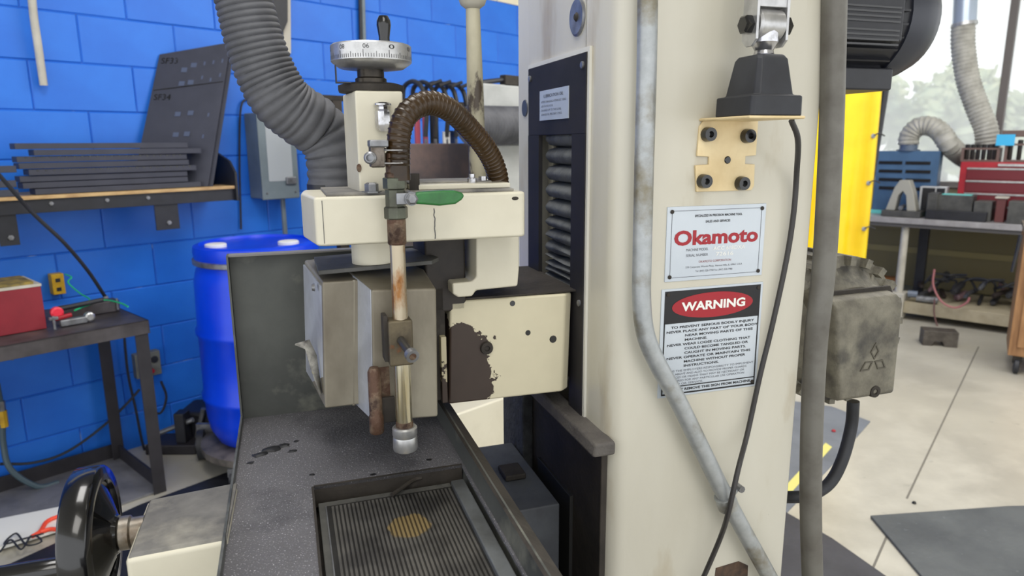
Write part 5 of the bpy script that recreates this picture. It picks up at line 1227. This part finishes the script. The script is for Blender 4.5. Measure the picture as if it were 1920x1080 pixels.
# junk on the lower shelf
jn = random.Random(11)
JC = [S(60, 60, 64), S(90, 92, 98), S(52, 44, 42), S(120, 96, 100), S(70, 74, 84), S(44, 44, 48)]
SN = ['charcoal bar', 'silver grey tube', 'brown black bar', 'dusty pink tube', 'slate blue tube', 'near-black tube']
for i in range(26):
    a = la+.12+(i%14)*.085; l_ = jn.uniform(.12, .3); r_ = jn.uniform(.014, .03); z = sz_+r_+.002+(.06 if i % 3 == 1 else 0)+(.07 if i > 13 else 0)
    m_ = mat('scrap_%s' % 'abcdef'[i % 6], JC[i % 6], rough=.5, metal=.2)
    an = jn.uniform(-.5, .5); b0 = .12+jn.uniform(0, .25)
    p0 = FB.w(a, b0, z); p1 = FB.w(a+l_*math.sin(an), b0+l_*math.cos(an), z+jn.uniform(0, .05))
    MB(FG).tube([p0, p0.lerp(p1, .1), p0.lerp(p1, .9), p1], [r_*.7, r_, r_, r_*.8], 10).build('scrap_bar', m_, label='%s in the jumble on the lower shelf under the window bench' % SN[i % 6], cat='scrap', group=SN[i % 6]+'s on the lower shelf')
for i in range(9):
    a = la+.25+i*.13; zz = sz_+.09; pts = []
    for k in range(7):
        t = k/6*math.pi*1.6; pts.append(FB.w(a+.13*math.cos(t)*jn.uniform(.7, 1.3), .25+.12*jn.random(), zz+.02+.10*abs(math.sin(t))*jn.uniform(.6, 1.2)))
    MB(FG).tube(smooth_path(pts, 5), .009, 6).build('hose_coil', RUB, label='black hose coil in the jumble on the bench\'s lower shelf', cat='hose', group='black hose coils on the lower shelf')
PINK = mat('faded_pink_hose', S(170, 110, 112), rough=.4)
p = [FB.w(*FB.px(x, y, v=-.02)) for x, y in ((1752, 505), (1750, 535), (1765, 565), (1790, 577), (1812, 568), (1818, 558))]
MB(FG).tube(smooth_path(p, 6), .008, 8).build('air_line', PINK, label='pinkish hose loop hanging over the front of the bench\'s lower shelf', cat='hose')
p = [FB.w(*FB.px(x, y, v=-.02)) for x, y in ((1752, 560), (1752, 590), (1760, 615), (1775, 622))]
MB(FG).tube(smooth_path(p, 6), .006, 8).build('air_line', mat('dull_brown_hose', S(110, 78, 76), rough=.5), label='thin brownish hose dropping from the lower shelf to the floor', cat='hose')
for i, (x0, x1, y0, y1, m_, lb) in enumerate(((1720, 1760, 540, 552, STEEL, 'short silver tube lying at the left of the lower shelf'), (1704, 1722, 524, 538, mat('blue_tint_steel', S(110, 120, 136), rough=.4), 'bluish tube end on the lower shelf by the bench leg'))):
    a0 = FB.px(x0, y1, v=.08)[0]; a1 = FB.px(x1, y1, v=.08)[0]
    MB(FB).cyl((a0, .07, sz_+.032+.03*i), (a1, .08, sz_+.032+.03*i), .028, .028, 12).build('steel_tube', m_, label=lb, cat='tube')
a, b, z = FB.px(1665, 525, v=.5); MB(FB).box(a-.06, a+.06, .5, .6, 0, z+.02).build('wooden_crate', mat('brown_box', S(150, 96, 48), rough=.6), bevel=.005, label='small brown box under the bench left of the metal leg', cat='box')

# things on the bench
def tb_(x0, x1, y0, y1, b0, b1):   # box on the bench whose front face is at b0
    a0 = FB.px(x0, y1, v=b0)[0]; a1 = FB.px(x1, y1, v=b0)[0]; z1 = FB.px((x0+x1)/2, y0, v=b0)[2]
    return a0, a1, b0, b1, bz+.001, z1
A = tb_(1636, 1752, 283, 380, .42, .55)
T = thing('louvred_cabinet', 'steel blue louvred metal cabinet on the bench under the window', 'cabinet', FB.w((A[0]+A[1])/2, .45, bz))
MB(FB).box(*A).build('body', BLUEC, T, bevel=.004)
for r_ in range(4):
    for c_ in range(2):
        x0, x1 = ((1648, 1692), (1698, 1745))[c_]; yy = (305, 321, 337, 353)[r_]
        a0, a1 = FB.px(x0, yy, v=.42)[0], FB.px(x1, yy, v=.42)[0]; z = FB.px(1690, yy, v=.42)[2]
        MB(FB).hexa([(a0, .413, z-.014), (a1, .413, z-.014), (a1, .421, z-.014), (a0, .421, z-.014)], [(a0, .419, z+.012), (a1, .419, z+.012), (a1, .421, z+.012), (a0, .421, z+.012)]).build('louvre', BLKG, T)
T = thing('hose_collar', 'dark round collar on top of the louvred cabinet under the arched hose', 'collar', FB.w(A[0]+.18, .48, A[5]))
cx_ = FB.px(1703, 280, v=.48)[0]
MB(FB).lathe((cx_, .485, A[5]+.001), (0, 0, 1), [(.09, 0), (.09, .01), (.07, .012), (.07, .05)], 24).build('collar', mat('blue_dark_metal', S(90, 104, 124), rough=.4), T)
MB(FB).lathe((cx_, .485, A[5]+.05), (0, 0, 1), [(.072, 0), (.076, .004), (.072, .01)], 24).build('collar_rim', STEEL, T)
# red tool chest
B_ = tb_(1790, 2100, 305, 398, .30, .70)
T = thing('red_tool_chest', 'red tool chest with dark drawers on the right of the bench', 'tool chest', FB.w((B_[0]+B_[1])/2, .5, bz))
MB(FB).box(*B_).build('body', mat('tool_chest_red', S(168, 36, 48), S(150, 30, 42), rough=.35), T, bevel=.004)
hz_c = B_[5]-B_[4]
for k in range(4):
    z0_ = B_[4]+.015+k*(hz_c-.05)/4; z1_ = z0_+(hz_c-.05)/4-.008
    d_ = MB(FB).box(B_[0]+.05, B_[1]-.03, .288, .301, z0_, z1_).build('drawer', mat('drawer_maroon', S(104, 26, 36), rough=.35), T, bevel=.002)
    MB(FB).box(B_[0]+.05, B_[1]-.03, .282, .289, z1_-.014, z1_-.001).build('drawer_pull', ALU, d_, bevel=.001)
MB(FB).box(B_[0]+.25, B_[1]-.03, .28, .301, B_[5]-.03, B_[5]-.012).build('trim_strip', ALU, T)
# collet racks
for i, (x0, x1, y0, lb) in enumerate(((1800, 1872, 276, 'brown collet rack standing on the left of the red tool chest'), (1880, 1990, 268, 'brown collet rack standing on the right of the red tool chest'))):
    a0, a1 = FB.px(x0, 305, v=.36)[0], FB.px(x1, 305, v=.36)[0]; z0_ = B_[5]+.001; z1_ = FB.px(x0, y0, v=.36)[2]
    T = thing('collet_rack', lb, 'rack', FB.w((a0+a1)/2, .4, z0_), 'collet racks on the tool chest')
    m_ = mat('rack_brown', S(104, 84, 78), rough=.5)
    MB(FB).box(a0, a1, .36, .50, z0_, z0_+.015).build('rack_base', m_, T); MB(FB).box(a0, a1, .36, .50, z1_-.02, z1_-.005).build('rack_top', m_, T)
    for aa in (a0, a1-.02): MB(FB).box(aa, aa+.02, .36, .50, z0_+.015, z1_-.02).build('rack_end', m_, T)
    n_ = 6
    for k in range(n_):
        aa = a0+.035+(a1-a0-.07)*k/(n_-1)
        MB(FB).lathe((aa, .39, z0_+.016), (0, 0, 1), [(.012, 0), (.016, .01), (.016, z1_-z0_-.03), (.018, z1_-z0_-.02), (.018, z1_-z0_+.004), (.010, z1_-z0_+.008)], 10).build('collet', mat('dark_collet', S(54, 52, 52), rough=.35, metal=.6), T)
a0, a1 = FB.px(1868, 262, v=.34)[0], FB.px(1903, 262, v=.34)[0]; z0_, z1_ = FB.px(1885, 273, v=.34)[2], FB.px(1885, 252, v=.34)[2]
MB(FB).box(a0, a1, .338, .342, z0_, z1_).build('blue_card', SKYB, label='light blue card standing against the right collet rack', cat='card')
MB(FB).box(FB.px(1883, 250, v=.5)[0], 1.3, .38, .5, z1_-.02, z1_+.03).build('collet_tray', mat('rack_brown', BROWN), bevel=.004, label='brown tray stacked above the right collet rack', cat='tray')
# castings, blocks on the bench front
GRYM = mat('vise_grey', S(86, 86, 84), S(64, 64, 64), rough=.5, metal=.3, sc=10)
def onbench(name, lb, cat, x0, x1, y0, y1, b0, d, m_, bev=.006):
    a0 = FB.px(x0, y1, v=b0)[0]; a1 = FB.px(x1, y1, v=b0)[0]; z1 = FB.px((x0+x1)/2, y0, v=b0)[2]
    return a0, a1, b0, b0+d, z1
x = onbench('', '', '', 1660, 1718, 338, 392, .10, .15, None)
T = thing('angle_vise', 'grey arched vise casting on the left front of the bench', 'vise', FB.w((x[0]+x[1])/2, .15, bz))
MB(FB).box(x[0]-.02, x[1]+.04, .06, .26, bz+.001, bz+.05).build('base', GRYM, T, bevel=.006)
am = (x[0]+x[1])/2; hw_ = (x[1]-x[0])/2; zz = bz+.05; hh2 = x[4]-zz
arch = [(am-hw_, zz), (am-hw_*.55, zz+hh2*.75), (am-hw_*.25, zz+hh2), (am+hw_*.35, zz+hh2), (am+hw_*.7, zz+hh2*.6), (am+hw_, zz), (am+hw_*.4, zz), (am+hw_*.25, zz+hh2*.5), (am, zz+hh2*.65), (am-hw_*.25, zz+hh2*.5), (am-hw_*.4, zz)]
MB(FB).front(arch, .10, .22).build('arch', mat('pale_casting', S(170, 168, 158), rough=.5, metal=.2), T, bevel=.004)
MB(FB).cyl((am, .09, zz+.02), (am, .20, zz+.03), .018, .018, 10).build('screw', STEEL, T)
for nm, lb, cat, x0, x1, y0, y1, b0, d, m_ in (
    ('dark_vise', 'dark low vise body in the middle front of the bench', 'vise', 1748, 1822, 366, 395, .10, .16, GRYM),
    ('flat_casting', 'dark flat casting right of the dark vise on the bench front', 'casting', 1824, 1858, 378, 398, .08, .2, GRYM),
    ('parallel_box', 'pale open metal box behind the arched vise', 'box', 1722, 1772, 350, 380, .30, .1, mat('pale_grey_box', S(190, 192, 194), rough=.4)),
    ('dark_slab', 'thin dark slab lying on the front edge of the bench', 'slab', 1735, 1850, 396, 402, .03, .06, BLK),
    ('height_gauge', 'dark block with a pale cap at the right end of the bench front', 'gauge', 1866, 1884, 372, 396, .1, .08, mat('dull_maroon', S(96, 50, 50), rough=.5)),
    ('steel_block', 'dark steel block at the right edge of the picture on the bench', 'block', 1888, 1935, 378, 402, .06, .16, GRYM)):
    x = onbench(nm, lb, cat, x0, x1, y0, y1, b0, d, m_)
    T = thing(nm, lb, cat, FB.w((x[0]+x[1])/2, b0, bz))
    MB(FB).box(x[0], x[1], b0, b0+d, bz+.001, x[4]).build('body', m_, T, bevel=.004)
    if nm == 'dark_vise':
        MB(FB).box(x[0]-.04, x[0]+.03, b0-.02, b0+.12, bz+.001, x[4]+.012).build('jaw', GRYM, T, bevel=.004)
        MB(FB).box(x[0]+.05, x[1]-.02, b0+.02, b0+.12, x[4], x[4]+.006).build('teal_pad', TEAL, T)
        MB(FB).box(x[0]+.1, x[0]+.2, b0-.005, b0, bz+.02, bz+.06).build('label_strip', GW, T)
    if nm == 'parallel_box':
        MB(FB).box(x[0]+.02, x[1]-.08, b0-.003, b0, bz+.04, x[4]-.01).build('opening', BLK, T); MB(FB).box(x[1]-.07, x[1]-.01, b0-.003, b0, bz+.04, x[4]-.01).build('opening', BLK, T)
    if nm == 'height_gauge': MB(FB).box(x[0]-.01, x[1]+.01, b0-.01, b0+d+.01, x[4], x[4]+.012).build('cap', GW, T)
for i, (x0, x1, lb) in enumerate(((1636, 1664, 'teal strip lying at the left end of the bench'), (1716, 1752, 'teal strip lying behind the arched vise'))):
    a0 = FB.px(x0, 390, v=.33)[0]; a1 = FB.px(x1, 390, v=.33)[0]
    MB(FB).box(a0, a1, .27, .295, bz+.001, bz+.03+.04*i*0).build('teal_strip', TEAL, label=lb, cat='strip')
# ducts in front of the window
DB = .62
def duct(pts, r, step, name, par, m_):
    pw = resample(smooth_path([FB.w(*FB.px(x, y, v=b)) for x, y, b in pts], 14), step)
    MB(FG).tube(pw, [r+(.0075 if i % 2 else 0) for i in range(len(pw))], 20).build(name, m_, par, smooth=30); return pw
T = thing('hanging_duct', 'pale ribbed duct hose hanging in front of the window from a metal pipe', 'duct', FB.w(*FB.px(1850, 270, v=DB)))
duct([(1806, 45, DB), (1806, 90, DB), (1815, 150, DB), (1832, 200, DB), (1848, 240, DB), (1852, 272, DB)], .082, .0155, 'ribbed_hose', T, BHOSE)
MB(FG).tube([FB.w(*FB.px(1816, -120, v=DB)), FB.w(*FB.px(1808, 46, v=DB))], .084, 24).build('metal_pipe', mat('bright_duct_pipe', S(176, 188, 204), rough=.3, metal=.5), T)
MB(FG).tube([FB.w(*FB.px(1808, 43, v=DB)), FB.w(*FB.px(1808, 49, v=DB))], .094, 24).build('duct_clamp', ALU, T)
T = thing('arched_duct', 'pale ribbed duct hose arching over the blue louvred cabinet', 'duct', FB.w(*FB.px(1703, 275, v=.5)))
duct([(1703, 272, .485), (1706, 254, .49), (1722, 238, .5), (1745, 237, .5), (1765, 250, .5), (1780, 272, .5), (1800, 290, .7), (1815, 300, .8)], .075, .0155, 'ribbed_hose', T, BHOSE)

# step block, wooden cabinet on casters, mats, floor joints
x0, y0, _ = FG.px(1762, 650, z=0)
T = MB(FG); fr2 = Fr((x0, y0, 0), R(-20))
q = MB(fr2); q.front([(-.11, 0), (-.05, 0), (-.035, .035), (.015, .035), (.03, 0), (.11, 0), (.11, .11), (-.11, .11)], 0, .13)
q.build('step_block', mat('dark_block_steel', S(74, 68, 62), S(98, 92, 84), rough=.55, metal=.2, sc=14), bevel=.004, label='small dark steel step block with an arched foot on the floor', cat='step block')
fx, fy, _ = FG.px(1884, 700, z=0)
fr3 = Fr((fx, fy, 0), math.atan2(-.672, .741)+R(8)); zt = fr3.px(1884, 432, v=0)[2]; print('cab', fx, fy, zt)
T = thing('wooden_cart', 'wooden cabinet on casters cut off by the right edge of the picture', 'cart', fr3.w(.3, .2, 0))
MB(fr3).box(0, .7, 0, .45, .12, zt).build('body', WOOD, T, bevel=.004)
MB(fr3).box(-.01, .72, -.015, .47, zt, zt+.025).build('top', mat('cart_top', S(120, 110, 96), S(84, 78, 70), rough=.5), T, bevel=.003)
MB(fr3).box(.04, .66, -.012, 0, .18, zt-.05).build('door', WOOD, T, bevel=.003)
for a in (.05, .62):
    c_ = MB(fr3).box(a-.02, a+.03, .02, .06, .07, .12).build('caster', DARKM, T)
    MB(fr3).lathe((a-.012, .04, .05), (1, 0, 0), [(.035, 0), (.05, .006), (.05, .026), (.035, .032)], 20).build('wheel', RUB, c_)
MB(fr3).cyl((-.02, -.02, zt-.02), (-.04, -.03, zt-.25), .012, .008, 10).build('hanging_tool', BLK, T)
def flat(name, pts, h, m_, lb, cat, **k):
    q = [FG.px(x, y, z=h)[:2] for x, y in pts]; return MB(FG).plan(q, .0005, h).build(name, m_, label=lb, cat=cat, **k)
flat('rubber_mat', [(1632, 966), (1890, 948), (2300, 940), (2500, 1500), (2000, 1400)], .012, MATG, 'dark rubber mat lying on the concrete at the lower right', 'mat', bevel=.003)
flat('rubber_mat', [(1466, 955), (1560, 1008), (1720, 1120), (1850, 1300), (1300, 1300), (1350, 955)], .02, mat('black_platform', S(62, 62, 68), S(50, 50, 56), rough=.6, sc=6, bump=.3), 'dark mat around the foot of the machine column', 'mat', bevel=.003)
flat('floor_patch', [(1440, 745), (1560, 762), (1632, 790), (1560, 872), (1452, 985), (1400, 900)], .004, MATB, 'blue-grey painted sheet on the floor behind the grey motor', 'mat')
flat('yellow_stripe', [(1548, 830), (1560, 838), (1482, 925), (1466, 918)], .0055, mat('faded_yellow', S(214, 206, 120), rough=.6), 'faded yellow stripe on the blue-grey floor sheet', 'floor stripe')
def joint(pts, w_=.004):
    q = [FG.w(*FG.px(x, y, z=.0)) for x, y in pts]; mb = MB(FG); d = (q[1]-q[0]).normalized(); n_ = Vector((-d.y, d.x, 0))*w_
    mb.add([q[0]-n_, q[1]-n_, q[1]+n_, q[0]+n_]+[p+Vector((0, 0, .0007)) for p in (q[0]-n_, q[1]-n_, q[1]+n_, q[0]+n_)], [(0, 1, 2, 3), (4, 5, 6, 7), (0, 1, 5, 4), (2, 3, 7, 6)], True)
    mb.build('floor_joint', mat('joint_dirt', S(110, 106, 98), rough=.7), FLOOR, smooth=0)
joint([(1835, 650), (1700, 935)]); joint([(1665, 1000), (1600, 1150)])
x0, y0, _ = FG.px(1714, 944, z=0); MB(FG).lathe((x0, y0, 0), (0, 0, 1), [(.008, 0), (.009, .003), (.006, .008), (0, .009)], 12).build('bottle_top', BLKG, label='tiny black bottle top on the concrete above the right mat', cat='cap')
x0, y0, _ = FG.px(1563, 809, z=.004); MB(FG).lathe((x0, y0, .004), (0, 0, 1), [(.009, 0), (.011, .004), (.006, .01), (0, .011)], 12).build('bottle_top', RED, label='tiny dark red bottle top on the blue-grey floor sheet', cat='cap')

flat('rubber_mat', [(-120, 1120), (262, 946), (440, 880), (520, 900), (300, 1200), (-100, 1400)], .010, BLK, 'black rubber mat on the floor beside the handwheel and steel bench', 'mat')
x0, y0, _ = FG.px(345, 845, z=0)
T = thing('jack_stand', 'dark low jack frame on the floor between the steel bench and the drum', 'frame', (x0, y0, 0))
MB(FG).box(x0-.16, x0+.08, y0-.05, y0+.1, .0, .05).build('base', TABL, T, bevel=.006)
MB(FG).box(x0-.02, x0+.03, y0-.03, y0+.04, .05, .2).build('upright', BLK, T, bevel=.006)
MB(FG).cyl((x0-.14, y0, .08), (x0+.06, y0, .16), .012, .012, 10).build('arm', STEEL, T)
